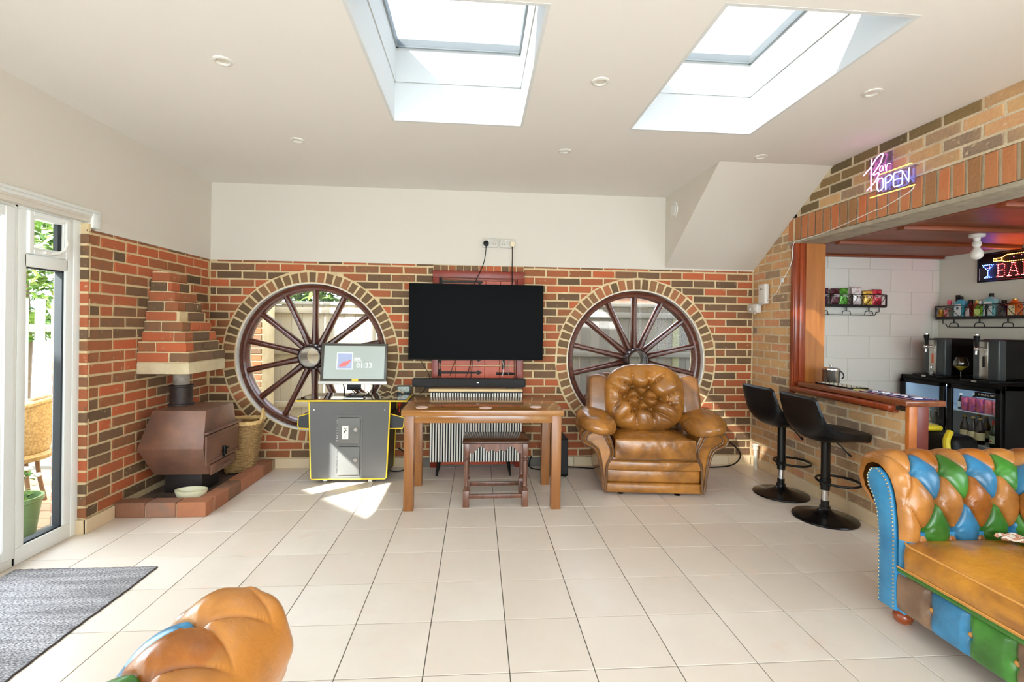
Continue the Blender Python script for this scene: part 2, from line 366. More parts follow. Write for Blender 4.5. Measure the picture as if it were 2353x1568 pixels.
# boxed slope in the far right corner
sb=B(); sb.prism([(3.478,ZC+.01),(YB,1.925),(YB+.02,ZC+.02)],1.82,XR+.02,'X')
trim_slope=struct('trim_1',sb,M_PLAST,smooth=0)
# ------------- brickwork helpers (local frame: x along, z up, y into the wall)
def clip(poly,nx,nz,d):
    """keep points with nx*x+nz*z >= d"""
    out=[]
    for i in range(len(poly)):
        p,q=poly[i],poly[(i+1)%len(poly)]; a=nx*p[0]+nz*p[1]-d; b_=nx*q[0]+nz*q[1]-d
        if a>=0: out.append(p)
        if a*b_<0: t=a/(a-b_); out.append((p[0]+(q[0]-p[0])*t,p[1]+(q[1]-p[1])*t))
    return out
def area(p): return abs(sum(p[i][0]*p[(i+1)%len(p)][1]-p[(i+1)%len(p)][0]*p[i][1] for i in range(len(p)))/2) if len(p)>2 else 0
brick_cache={}
def brick(parent,poly,t,m,name='brick',stuff=None,jit=.0018,proud=.0):
    cx=sum(p[0] for p in poly)/len(poly); cz=sum(p[1] for p in poly)/len(poly)
    rect=len(poly)==4 and all(abs(abs(p[0]-cx)-abs(poly[0][0]-cx))<1e-5 for p in poly)
    var=random.randrange(5)
    key=(round(poly[0][0]-cx,3),round(poly[0][1]-cz,3),round(t,3),m.name,var) if rect else None
    if stuff is not None or key is None or key not in brick_cache:
        lp=[(p[0]-cx+random.uniform(-jit,jit),p[1]-cz+random.uniform(-jit,jit)) for p in poly]
        v,f=poly_piece(lp,t,.0035,-.004)
        v=[(a,-h-(random.uniform(-.0012,.0012) if h>0 else 0),b_) for a,b_,h in v]
        if stuff is not None:
            stuff.add(v,f,Matrix.Translation((cx,-proud,cz))); return
        bb=B().add(v,f); me=bb.mesh(name,[m],0); fixn(me)
        if key: brick_cache[key]=me
    else: me=brick_cache[key]
    o=bpy.data.objects.new(name,me); COL.objects.link(o); o.parent=parent; o.location=(cx,-proud-random.uniform(0,.0025 if t>.0035 else .0004),cz); return o
def courses(u0,u1,z0,z1,L=.225,H=.075,j=.0155,clips=None,skips=None,off=0,halfstart=False,pattern=None):
    """list of brick polys in stretcher bond"""
    out=[];r=0;z=z0
    while z<z1-.012:
        zt=min(z+H-j,z1-.001)
        segs=[(u0,u1)]
        for (a,b_,c,d) in (skips or []):
            if zt>c and z<d:
                ns=[]
                for s,e in segs:
                    if a>s: ns.append((s,min(e,a)))
                    if b_<e: ns.append((max(s,b_),e))
                ns=[(s,e) for s,e in ns if e-s>.01]; segs=ns
        for s,e in segs:
            x=u0+off-(L/2 if r%2 else 0)-L; k=0
            while x<e:
                LL=L
                if pattern=='mixed' and (k*7+r*3)%5==0: LL=L/2
                a=max(x,s); b_=min(x+LL-j,e)
                if b_-a>.02:
                    P=[(a,z),(b_,z),(b_,zt),(a,zt)]
                    ok=True
                    for cf in (clips or []):
                        P=cf(P)
                        if len(P)<3 or area(P)<.0011: ok=False;break
                    if ok: out.append(P)
                x+=LL; k+=1
        z+=H; r+=1
    return out
def circ_clip(cx,cz,R):
    def f(P):
        if not P: return P
        mx=sum(p[0] for p in P)/len(P); mz=sum(p[1] for p in P)/len(P); d=math.hypot(mx-cx,mz-cz)
        if d>R+.18 : return P
        if d<R-.13: return []
        # nearest brick point direction
        nx,nz=(mx-cx)/d,(mz-cz)/d
        return clip(P,nx,nz,nx*cx+nz*cz+R)
    return f
def wall_bricks(root,polys,t,m,limit=300,key=None,mf=None):
    polys=sorted(polys,key=key) if key else polys
    st=B()
    for i,P in enumerate(polys):
        if i<limit: brick(root,P,t,mf(P) if mf else m)
        else: brick(root,P,t,m,stuff=st)
    if st.v: o=obj('distant_bricks',st,m,root,0); o['kind']='stuff'
# ------------- back wall
WC=[(-1.533,1.032),(1.551,1.024)]; RR=.800; RI=.690
wb=B(); z1=1.913
def holed(b,x0,x1,z0,z1,holes,y):
    """front sheet at y with round holes"""
    xs_=[x0]; 
    for cx,cz,R in holes:
        a=R+.06; b.add([],[]) 
        n=64; vs=[];
        for k in range(n):
            an=2*PI*k/n; dx,dz=math.cos(an),math.sin(an); s=a/max(abs(dx),abs(dz)); vs.append((cx+dx*R,y,cz+dz*R)); vs.append((cx+dx*s,y,cz+dz*s))
        b.add(vs,[(2*k,2*k+1,(2*k+3)%(2*n),(2*k+2)%(2*n)) for k in range(n)])
        b.add([(cx-a,y,z0),(cx+a,y,z0),(cx+a,y,cz-a),(cx-a,y,cz-a)],[(0,1,2,3)]); b.add([(cx-a,y,cz+a),(cx+a,y,cz+a),(cx+a,y,z1),(cx-a,y,z1)],[(0,1,2,3)])
        xs_+=[cx-a,cx+a]
    xs_.append(x1)
    for i in range(0,len(xs_),2): b.add([(xs_[i],y,z0),(xs_[i+1],y,z0),(xs_[i+1],y,z1),(xs_[i],y,z1)],[(0,1,2,3)])
holes=[(c[0],c[1],RI) for c in WC]
holed(wb,XL-.3,XR+.3,0,z1,holes,0); holed(wb,XL-.3,XR+.3,-.1,ZC+.1,holes,.32)
for cx,cz,R in holes:
    n=64; wb.add([(cx+R*math.cos(2*PI*k/n),y,cz+R*math.sin(2*PI*k/n)) for k in range(n) for y in (0,.32)],[(2*k,2*k+1,(2*k+3)%(2*n),(2*k+2)%(2*n)) for k in range(n)])
wall_back=struct('wall_back',wb,M_MORT,loc=(0,YB+.008,0),smooth=0,fix=False)
pl=B(); pl.box(XL-.1,XR+.1,-.012,.3,z1,ZC+.05); obj('plaster',pl,M_PLAST,wall_back,0)
sk=[(-.425,.44,0,1.78)]
polys=courses(XL,XR-.004,.098,z1,clips=[circ_clip(c[0],c[1],RR) for c in WC],skips=[(-.425,.44,0,1.912)],off=.06)
wall_bricks(wall_back,polys,.0045,M_BRICK,300,key=lambda P:-(P[0][1]) )
# header bricks over the store door
for i in range(12): brick(wall_back,[(-.42+i*.0717,1.858),(-.42+i*.0717+.062,1.858),(-.42+i*.0717+.062,1.908),(-.42+i*.0717,1.908)],.009,M_BRICK)
# arch rings
for wi,(cx,cz) in enumerate(WC):
    rb=B(); n=96; vs=[]
    for k in range(n):
        a=2*PI*k/n
        for R,y in ((RI-.002,.01),(RI-.002,-.0035),(RR+.004,-.0035),(RR+.004,.01)): vs.append((cx+R*math.cos(a),y,cz+R*math.sin(a)))
    rb.add(vs,[(4*k+i,4*k+i+1,(4*((k+1)%n))+i+1,(4*((k+1)%n))+i) for k in range(n) for i in range(3)])
    ring=struct('trim_%d'%(wi+2),rb,M_MORT,loc=(0,YB+.008,0),smooth=30)
    nb=60; 
    for k in range(nb):
        a=2*PI*k/nb+random.uniform(-.003,.003); da=(2*PI/nb-.021)/2+random.uniform(-.003,.002)
        r0,r1=RI+.003,RR-.012+random.uniform(-.006,.003)
        P=[(r0*math.sin(a-da),r0*math.cos(a-da)),(r1*math.sin(a-da*.94),r1*math.cos(a-da*.94)),(r1*math.sin(a+da*.94),r1*math.cos(a+da*.94)),(r0*math.sin(a+da),r0*math.cos(a+da))]
        brick(ring,[(cx+p[0],cz+p[1]) for p in P][::-1],.006,M_BRICKR,proud=.0)
# ------------- wheel windows
M_REVEAL=mat('pale window reveal',c3(226,222,214),.7)
def wheel_window(name,cx,cz):
    root=B(); n=72
    # lining of the round opening
    vs=[]
    for k in range(n):
        a=2*PI*k/n
        for R,y in ((RI-.001,.004),(RI-.012,.004),(RI-.012,.2),(RI-.001,.2)): vs.append((R*math.cos(a),y,R*math.sin(a)))
    root.add(vs,[(4*k+i,4*k+(i+1)%4,(4*((k+1)%n))+(i+1)%4,(4*((k+1)%n))+i) for k in range(n) for i in range(4)])
    w=struct(name,root,M_REVEAL,loc=(cx,YB+.008,cz))
    rim=B(); vs=[]; prof=[(RI-.012,.075),(RI-.017,.055),(RI-.03,.05),(RI-.036,.058),(RI-.05,.052),(RI-.066,.056),(RI-.074,.068),(RI-.074,.14),(RI-.012,.14)]; m=len(prof)
    for k in range(n):
        a=2*PI*k/n
        for R,y in prof: vs.append((R*math.cos(a),y,R*math.sin(a)))
    rim.add(vs,[(m*k+i,m*k+(i+1)%m,m*((k+1)%n)+(i+1)%m,m*((k+1)%n)+i) for k in range(n) for i in range(m)])
    obj('rim',rim,M_WHEEL,w)
    sp=B(); prof=[(-.5,0),(-.5,.55),(-.36,.7),(-.26,.62),(-.16,1),(.16,1),(.26,.62),(.36,.7),(.5,.55),(.5,0)]
    st=[]
    for (r,wd) in ((.085,.074),(.14,.066),(.22,.056),(.4,.05),(RI-.07,.054)):
        st.append([(r,.115-.062*y,x*wd) for x,y in prof])
    sp.grid([[ (p[0],p[1],p[2]) for p in row] for row in st],closed_v=True)
    me=sp.mesh('spoke',[M_WHEEL],0); fixn(me); me.polygons.foreach_set('use_smooth',[True]*len(me.polygons)); me.set_sharp_from_angle(angle=.6)
    for k in range(14):
        a=PI/2+2*PI*k/14; o=obj('spoke',me,None,w); o.rotation_euler=(0,-a,0)
    hb=B(); R0=Matrix.Rotation(PI/2,4,'X')
    hb.lathe([(.086,-.128),(.118,-.12),(.122,-.06),(.112,-.045),(.118,-.03),(.118,.02),(.112,.05),(.104,.056),(.1,.05),(.096,.06),(.086,.06),(.086,-.128)],40,M=R0,caps=False)
    hub=obj('hub',hb,mat('dark hub wood',c3(58,38,32),.25,coat=.3),w)
    g=B(); g.lathe([(.001,.05),(.088,.05),(.088,.044),(.001,.044)],32,M=R0); obj('hub_glass',g,M_GLASSW,hub)
    # fourteen panes
    pm=B(); seg=6; a0,a1=-PI/14+.02,PI/14-.02; P=[]
    outer=[((RI-.05)*math.cos(a0+(a1-a0)*i/seg),(RI-.05)*math.sin(a0+(a1-a0)*i/seg)) for i in range(seg+1)]
    inner=[(.1*math.cos(a1),.1*math.sin(a1)),(.1*math.cos(a0),.1*math.sin(a0))]
    pm.prism(outer+inner,.1,.104,'Y'); pme=pm.mesh('pane',[M_GLASSW],0); fixn(pme)
    for k in range(14):
        o=obj('pane',pme,None,w,0); o.rotation_euler=(0,-(PI/2+2*PI*(k+.5)/14),0)
    return w
wheel_window('window_1',*WC[0]); wheel_window('window_2',*WC[1])
# ------------- left wall
lw=B(); lw.box(3.17,YB+.34,0,.165,0,1.913)   # local x = world Y
wall_left=struct('wall_left',lw,M_MORT,loc=(XL-.008,0,0),rot=(0,0,PI/2),smooth=0)
pb=B(); pb.box(YR-.1,YB+.3,-.010,.165,1.985,ZC+.05); pb.box(3.235,YB+.3,-.010,.165,1.913,1.986)
pb.rbox(2.0,3.24,-.004,.16,1.96,2.035,.004); obj('plaster',pb,M_PLAST,wall_left,0)
polys=courses(3.161,YB-.006,.098,1.912,off=.0,pattern='mixed')
wall_bricks(wall_left,polys,.005,M_BRICK,300)
wl2=B(); wl2.box(-.05,0,0,.02,0,1.95)
ret=struct('trim_4',wl2,M_MORT,loc=(XL-.001,3.164,0),smooth=0)
for k in range(24): brick(ret,[(-.047,.098+k*.075),(.0045,.098+k*.075),(.0045,.1575+k*.075),(-.047,.1575+k*.075)],.003,M_BRICK,jit=.0005)
# ------------- skirting tiles
def skirt(name,u0,u1,loc,rz,step=.3,skip=None,h=.088):
    b=B(); b.box(u0,u1,.0,.01,0,h-.004); r=struct(name,b,M_GROUT,loc=loc,rot=(0,0,rz),smooth=0)
    x=u0
    while x<u1-.02:
        e=min(x+step-.003,u1)
        if not (skip and x<skip[1] and e>skip[0]):
            bb=B(); bb.rbox(x,e,-.010,0,0,h,.002,1); obj('skirting_tile',bb,M_BASE,r)
        x+=step
    return r
skirt('baseboard_back',-1.845,XR-.01,(0,YB,0),0,.31,skip=(-.42,.43))
skirt('baseboard_left',3.16,3.40,(XL,0,0),PI/2,.24)
skirt('baseboard_end',-.125,-.0,(XL,3.16,0),0,.125)
skirt('baseboard_right',-YB+.01,-2.83,(XR+.012,0,0),-PI/2,.31)
# ------------- right wall (local x = -Y)
Yj=3.90; Yc=2.82; XW=.26
rw=B()
rw.box(-YB-.02,-Yj,0,XW,0,1.93); rw.prism([(-YB-.02,1.93),(-Yj,1.93),(-Yj,2.35),(-YB+.42,2.2)],0,XW,'Y')
rw.box(-Yj,-Yc-.01,0,XW-.12,0,.83); rw.box(-Yj-.15,-.6,.0,XW,2.31,ZC+.04); rw.box(-Yj-.15,-.6,.012,XW,2.12,2.32); rw.box(-YB,-3.3,.02,XW,2.1,2.62)
rw.box(-.6,-YR+.2,0,XW,0,ZC+.04)
wall_right=struct('wall_right',rw,M_MORT2,loc=(XR+.008,0,0),rot=(0,0,-PI/2),smooth=0)
slope=lambda P:clip(P,.5507,-.8347,.5507*(-YB)-.8347*1.925)   # under the boxed slope
SL=[]
polys=courses(-YB+.004,-Yj-.0,.098,2.11,off=.08,clips=[slope],j=.0155)
polys+=courses(-YB+.004,-.9,2.325,ZC+.0,off=.0,clips=[slope],j=.0155,H=.077)
polys+=courses(-YB+.004,-Yj-.105,2.123,2.317,off=.0,clips=[slope],j=.0155,H=.0745)
polys+=courses(-Yj+.002,-Yc-.015,.098,.825,off=-.075,j=.0155)
wall_bricks(wall_right,polys,.003,M_STOCK,300,key=lambda P:-P[0][0],mf=lambda P: M_STOCKD if P[0][1]+.03>2.345+(P[0][0]+3.896)*.18 and P[0][0]<-2.35 else M_STOCK)
k=0; u=-4.005
while u<-.95:
    brick(wall_right,[(u,2.118),(u+.063,2.118),(u+.063,2.306),(u,2.306)],.002,M_SOLD,jit=.003); u+=.0855
# lintel soffit and door lining of the bar opening
li=B(); li.box(XR+.004,XR+XW-.02,1.0,4.02,2.085,2.112); struct('trim_5',li,M_CONC,smooth=0)
ro=B(); ro.box(.25,5.2,4.3,5.25,2.86,2.95); ro.prism([(4.3,2.95),(5.25,2.95),(4.3,3.5)],.25,5.2,'X'); struct('trim_11',ro,mat('roof tile brown',c3(120,90,72),.9),smooth=0)  # unseen roof edge, added to shade the right fence
jb=B(); jb.box(XR+.03,XR+XW+.004,Yj-.012,Yj-.001,.80,2.085); jamb=struct('trim_6',jb,M_OAK,smooth=0)
ar=B(); 
for a,b_,d in ((0,.035,.022),(.035,.07,.034),(.07,.1,.016)): ar.rbox(XR-.012+a,XR-.012+b_+.002,Yj-d,Yj+.02,.80,2.088,.004)
ar.rbox(XR-.02,XR+.012,Yj-.012,Yj+.032,.80,2.085,.005); obj('moulding',ar,M_MAHOG,jamb)
# ------------- bar room
YBB=4.50; XBR=4.68; ZB=2.095
bw=B(); bw.box(XR+XW-.1,XBR+.1,YBB+.004,YBB+.2,0,ZB+.1); wall_bar=struct('wall_bar_far',bw,M_BLOCKJ,smooth=0)
z=2.092;r=0
while z>.7:
    h=.225 if r else .13
    x=XR+.2-(.225 if r%2 else .0)+.11
    while x<XBR:
        a=max(x,XR+.16);b_=min(x+.445,XBR)
        if b_-a>.03:
            bb=B(); v,f=poly_piece([(a,z-h+.004),(b_-.005,z-h+.004),(b_-.005,z),(a,z)],.006,.003,-.002); bb.add([(p[0],YBB+.004-p[2],p[1]) for p in v],f); obj('block',bb,M_BLOCK,wall_bar,0)
        x+=.45
    z-=h;r+=1
bs=B(); bs.box(XBR,XBR+.15,.9,YBB+.1,0,ZB+.1); bs.box(XBR-.012,XBR,.9,YBB,2.06,2.095); struct('wall_bar_right',bs,mat('pale bar wall paint',c3(216,214,204),.7,bump=.1,bscale=12),smooth=0)
bn=B(); bn.box(XR+XW,XBR+.1,.8,.9,0,.9); bn.box(XR+XW,XBR+.1,.8,.9,2.0,ZB+.1); bn.box(XR+XW,3.15,.8,.9,.9,2.0); bn.box(4.55,XBR+.1,.8,.9,.9,2.0); struct('wall_bar_near',bn,M_PLAST,smooth=0)
bc=B(); bc.box(XR+.2,XBR+.1,.85,YBB+.05,ZB,ZB+.06)
bceil=struct('ceiling_bar',bc,M_BARCEIL,smooth=0)
for y0 in (1.2,1.85,2.5,3.15,3.75): bb=B(); bb.rbox(XR+.28,XBR-.02,y0,y0+.06,ZB-.03,ZB,.004); obj('batten',bb,M_BARCEIL,bceil)
bb=B(); bb.rbox(XR+.24,XR+.30,1.0,YBB,ZB-.012,ZB,.003); bb.rbox(XR+.3,XBR,YBB-.06,YBB-.006,ZB-.02,ZB,.003); obj('edge_board',bb,M_BARCEIL,bceil)
# ------------- rear wall behind the camera; its wide window is added to light the room
rb=B(); x0,x1,z0_,z1_=-2.2,2.4,.05,2.4
rb.box(-2.9,x0,YR-.2,YR,-.05,ZC+.05); rb.box(x1,XR+.3,YR-.2,YR,-.05,ZC+.05); rb.box(x0,x1,YR-.2,YR,-.05,z0_); rb.box(x0,x1,YR-.2,YR,z1_,ZC+.05)
struct('wall_rear',rb,M_PLAST,smooth=0)
rf=B()
for x in (x0,-1.08,.07,1.22,x1-.06): rf.box(x,x+.06,YR-.12,YR-.05,z0_,z1_)
rf.box(x0,x1,YR-.12,YR-.05,z0_,z0_+.06); rf.box(x0,x1,YR-.12,YR-.05,z1_-.06,z1_)
w8=struct('window_8',rf,M_UPVC,smooth=0); g=B(); g.box(x0,x1,YR-.09,YR-.085,z0_,z1_); obj('pane',g,M_GLASS,w8,0)
# ------------- patio doors (plane x = XD); local x = world Y
def frame_rect(b,y0,y1,z0,z1,w,d0,d1,r=.004):
    """four members, in world coords at XD; d = distance outward (-X)"""
    for q in ((y0,y0+w,z0,z1),(y1-w,y1,z0,z1),(y0+w,y1-w,z0,z0+w),(y0+w,y1-w,z1-w,z1)):
        b.rbox(XD-d1,XD-d0,q[0],q[1],q[2],q[3],r,1)
pd=B(); pd.rbox(XD-.07,XD,2.765,3.185,0,.09,.006); pd.rbox(XD-.07,XD,2.765,3.185,1.945,2.03,.006)
pd.rbox(XD-.07,XD,3.065,3.185,.09,1.945,.005); pd.rbox(XD-.07,XD+.004,3.115,3.185,.0,2.0,.005); pd.rbox(XD-.07,XD,2.765,2.815,.09,1.945,.005); pd.rbox(XD-.07,XD,2.8,3.08,1.635,1.705,.005)
sidel=struct('window_3',pd,M_UPVC)
gk=B()
for q in ((2.812,2.818,.09,1.637),(3.052,3.066,.09,1.637),(2.812,3.066,.088,.1),(2.812,3.066,1.627,1.637)): gk.box(XD-.055,XD-.012,*q)
obj('gasket',gk,M_RUB,sidel,0)
g=B(); g.box(XD-.04,XD-.036,2.81,3.06,.09,1.64); obj('pane',g,M_GLASS,sidel,0)
cs=B(); frame_rect(cs,2.812,3.078,1.708,1.948,.028,-.014,.05); frame_rect(cs,2.834,3.056,1.728,1.928,.02,-.006,.04); case=obj('casement',cs,M_UPVC,sidel)
g=B(); g.box(XD-.03,XD-.026,2.84,3.05,1.735,1.92); obj('pane',g,M_GLASS,case,0)
gk=B(); gk.box(XD-.028,XD-.002,3.008,3.034,1.75,1.91); gk.box(XD+.0,XD+.002,3.076,3.082,1.71,1.95); obj('gasket',gk,M_RUB,case,0)
hd=B(); hd.tube([(XD+.02,2.94,1.722),(XD+.035,2.97,1.73),(XD+.045,3.0,1.75),(XD+.045,3.02,1.79),(XD+.04,3.018,1.83)],[.009,.009,.008,.007,.005],8); hd.rbox(XD+.012,XD+.026,2.9,2.975,1.715,1.735,.004); obj('handle',hd,M_WHITEP,case)
dr=B(); dr.rbox(XD-.07,XD,-.9,2.765,0,.05,.006); dr.rbox(XD-.07,XD,-.9,2.765,1.945,2.03,.006); dr.rbox(XD-.07,XD,2.742,2.765,.0,2.0,.006); dr.rbox(XD-.07,XD,-.95,-.9,0,2.03,.006)
door=struct('door_1',dr,M_UPVC)
for k in range(4):
    y1=2.742-k*.9; y0=y1-.895
    b=B(); frame_rect(b,y0,y1,.05,1.945,.055,-.006,.05); frame_rect(b,y0+.05,y1-.05,.10,1.895,.014,.004,.04)
    leaf=obj('door_leaf',b,M_UPVC,door); g=B(); g.box(XD-.03,XD-.026,y0+.05,y1-.05,.1,1.9); obj('pane',g,M_GLASS,leaf,0)
lw2=B(); lw2.box(XD-.12,XD,YR,-.95,0,2.03); lw2.box(XD-.12,XL,2.0,3.24,2.03,2.1); struct('wall_left_near',lw2,M_PLAST,smooth=0)
hdp=B(); hdp.rbox(XD-.01,XL+.02,-1.0,3.225,2.018,2.036,.003); hdp.rbox(XD-.01,XL+.008,-1.0,3.2,1.998,2.02,.003); hdp.rbox(XD,XL+.012,3.185,3.245,1.925,2.03,.004); struct('trim_7',hdp,M_UPVC)
wb9=B(); frs=((3.15,4.55,.9,.96),(3.15,4.55,1.94,2.0),(3.15,3.21,.9,2.0),(4.49,4.55,.9,2.0),(3.82,3.88,.9,2.0))  # bar window out of view, added to bring daylight into the bar
for q in frs: wb9.box(q[0],q[1],.82,.88,q[2],q[3])
w9=struct('window_9',wb9,M_UPVC,smooth=0); g=B(); g.box(3.15,4.55,.848,.852,.9,2.0); obj('pane',g,M_GLASS,w9,0)
# ---------------------------------------------------------------- store door behind the television (door_2)
d=sroot('door_2',(0,YB,0))
b=B(); 
for q in ((-.425,-.365,.0,1.79),(.375,.44,.0,1.79),(-.425,.44,1.79,1.855)): b.rbox(q[0],q[1],-.03,.006,q[2],q[3],.003)
for q in ((-.362,-.345,.02,1.785),(.355,.372,.02,1.785),(-.345,.355,1.768,1.785)): b.rbox(q[0],q[1],-.02,.006,q[2],q[3],.004)
obj('door_frame',b,M_DREDW,d)
for z0,z1 in ((.02,.955),(.965,1.765)):
    for k in range(5):
        b=B(); x0=-.342+k*.139; b.rbox(x0,x0+.137,-.010,.004,z0,z1,.003,1); obj('plank',b,M_REDW,d)
M_IRON=mat('black iron',c3(44,38,34),.5,metal=.6,bump=.3,bscale=120)
for z in (.895,1.02,1.752):
    b=B(); pts=[(-.34,.012),(-.0,.009),(.01,.024),(.05,0),(.01,-.024),(-.0,-.009),(-.34,-.012)]
    b.prism([(x,z+w) for x,w in pts],-.016,-.009,'Y'); b.rbox(-.375,-.335,-.02,-.009,z-.035,z+.035,.003); b.cyl((-.355,-.022,z-.03),(-.355,-.022,z+.03),.006,seg=8)
    obj('strap_hinge',b,M_IRON,d)
b=B(); b.rbox(.18,.34,-.024,-.009,.875,.9,.004); b.cyl((.2,-.03,.887),(.36,-.03,.887),.007,seg=8); b.rbox(.24,.262,-.022,-.009,.93,1.04,.003); obj('bolt_latch',b,M_IRON,d)
# ---------------------------------------------------------------- television
M_SCREEN=mat('television screen black',c3(5,5,6),.5,spec=.06)
tv=thing('television','large flat black television mounted on the brick wall between the round windows','television',(-.009,4.38,1.373))
b=B(); b.rbox(-.617,.617,-.0,.04,-.349,.349,.004); obj('casing',b,M_BLACK,tv)
b=B(); b.rbox(-.613,.613,-.003,0.002,-.340,.345,.001,1); obj('screen',b,M_SCREEN,tv)
b=B(); b.rbox(-.2,.2,.04,.075,-.2,.2,.004); b.rbox(-.05,.05,.07,.135,-.12,.12,.004); obj('wall_bracket',b,M_BLACKM,tv)
# sockets
def socket(x,label,holes_left):
    t=thing('wall_socket',label,'socket',(x,YB-.012,2.127),0,'double wall sockets above the television')
    b=B(); b.rbox(-.073,.073,-.011,0,-.043,.043,.005); obj('faceplate',b,mat('socket plastic',c3(196,192,182),.4),t)
    for s in (-.037,.037):
        for dx,dz,w,h in ((0,.012,.004,.008),(-.011,-.010,.007,.004),(.011,-.010,.007,.004)): b=B(); b.box(s+dx-w/2,s+dx+w/2,-.0125,-.0105,dz-h/2,dz+h/2); obj('pin_hole',b,M_BLACK,t,0)
    b=B()
    for s in (-.012,.012): b.rbox(s-.006,s+.006,-.014,-.010,.018,.034,.002,1)
    obj('switch',b,M_WHITEP,t); return t
socket(.110,'left double wall socket with a round black plug in it',1); socket(.273,'right double wall socket with a cream plug in it',0)
def cable(name,pts,r,m,label,cat='cable',n=6,group=None):
    b=B(); b.tube(catmull(pts,n),r,6); return tag(obj(name,b,m),label,cat,group)
b=B(); b.lathe([(.001,.0),(.024,.0),(.027,.012),(.024,.03),(.012,.034),(.001,.034)],20,M=Tm(.070,YB-.023,2.118,rx=PI/2)); b.tube(catmull([(.07,4.485,2.1),(.068,4.48,2.05),(.055,4.47,1.95),(.02,4.46,1.85),(-.03,4.45,1.74),(-.06,4.45,1.6)],6),.004,6)
pc=tag(obj('plug_cable',b,M_BLACK),'black plug and cable hanging from the left socket to behind the television','cable')
b=B(); b.tube(catmull([(.318,4.485,2.105),(.32,4.48,2.0),(.318,4.47,1.88),(.32,4.46,1.75),(.3,4.45,1.62)],6),.0045,6)
pc=tag(obj('plug_cable',b,M_BLACK),'straight black cable dropping from the cream plug in the right socket','cable')
b=B(); b.rbox(.298,.344,YB-.052,YB-.024,2.092,2.142,.01,3); obj('plug_body',b,mat('cream plastic',c3(226,212,180),.4),pc)
cable('hanging_cable',[(-.52,4.4,1.03),(-.50,4.46,.97),(-.455,4.47,.9),(-.44,4.44,.84),(-.48,4.42,.74),(-.53,4.43,.7)],.003,M_BLACK,'thin black cable looping from the television left end down beside the sound bar')
cable('hanging_cable',[(-.2,4.44,1.03),(-.23,4.46,.94),(-.25,4.45,.87)],.003,M_BLACK,'thin black cable hanging over the red door near its left hinges')
cable('hanging_cable',[(-.12,4.45,.80),(-.07,4.46,.95),(-.05,4.47,1.03),(-.045,4.46,.97),(-.06,4.45,.80)],.003,M_BLACK,'short black cable loop standing up behind the sound bar middle')
cable('hanging_cable',[(.23,4.44,1.03),(.25,4.46,.96),(.24,4.45,.87)],.003,M_WHITEP,'pale cable hanging below the television right end')
cable('hanging_cable',[(.31,4.44,1.03),(.285,4.46,.96),(.30,4.45,.87)],.003,mat('grey cable',c3(130,126,120),.4),'grey cable hanging below the television rightmost, by the bolt latch')
# ---------------------------------------------------------------- slatted sideboard
M_SLATW=mat('white slat paint',c3(238,236,228),.45); M_SLATB=mat('black slat backing',c3(18,18,20),.5)
M_ASH=wood_mat('pale ash',c3(214,184,136),c3(230,204,158),rough=.4,axis='X',sc=4)
sb_=thing('sideboard','low sideboard with vertical black and white ribbed doors and a pale top, behind the table','sideboard',(0,4.22,0))
b=B(); b.rbox(-.41,.405,.006,.25,.13,.752,.004); obj('body',b,M_SLATB,sb_)
b=B(); b.rbox(-.42,.41,-.005,.255,.752,.776,.004); obj('top',b,M_ASH,sb_)
sm=None
for k in range(35):
    if sm is None: b=B(); b.rbox(-.0062,.0062,-.008,.008,-.305,.305,.004,2); sm=b.mesh('slat',[M_SLATW],0); fixn(sm)
    o=obj('slat',sm,None,sb_); o.location=(-.398+k*.02345,.0,.438)
for x,z in ((-.13,.757),(.02,.757)):
    b=B(); b.rbox(x,x+.13,-.016,-.006,.742,.752,.003); obj('handle',b,M_BLACKM,sb_)
for x,y in ((-.345,.03),(.31,.03),(-.345,.2),(.31,.2)):
    b=B(); s=-1 if x<0 else 1; b.cyl((x+s*.0,y,.0),(x-s*.02,y,.13),.009,.018,12); obj('leg',b,M_BLACK,sb_)
sbar=thing('sound_bar','long black fabric sound bar lying on the sideboard below the television','speaker',(-.066,4.25,.777))
b=B(); b.rbox(-.505,.505,0,.09,.012,.088,.012,3); obj('body',b,mat('black speaker cloth',c3(38,38,40),.8,bump=.4,bscale=300),sbar)
for q in (-.4,.34): b=B(); b.rbox(q,q+.06,.02,.07,0,.012,.002); obj('foot',b,M_BLACK,sbar)
b=B(); b.rbox(.065,.085,-.001,.003,.05,.056,.001,1); obj('badge',b,M_CHROME,sbar)
sub=thing('subwoofer','tall black box subwoofer standing behind the right table legs','speaker',(.735,4.17,0))
b=B(); b.rbox(-.085,.085,0,.3,.012,.345,.012,3); obj('cabinet',b,M_BLACK,sub)
for x in (-.06,.06):
    for y in (.03,.27): b=B(); b.cyl((x,y,0),(x,y,.014),.014,seg=10); obj('foot',b,M_RUB,sub)
b=B(); b.rbox(-.078,.078,-.004,.002,.03,.335,.004); obj('grille',b,mat('black speaker cloth',c3(38,38,40)),sub)
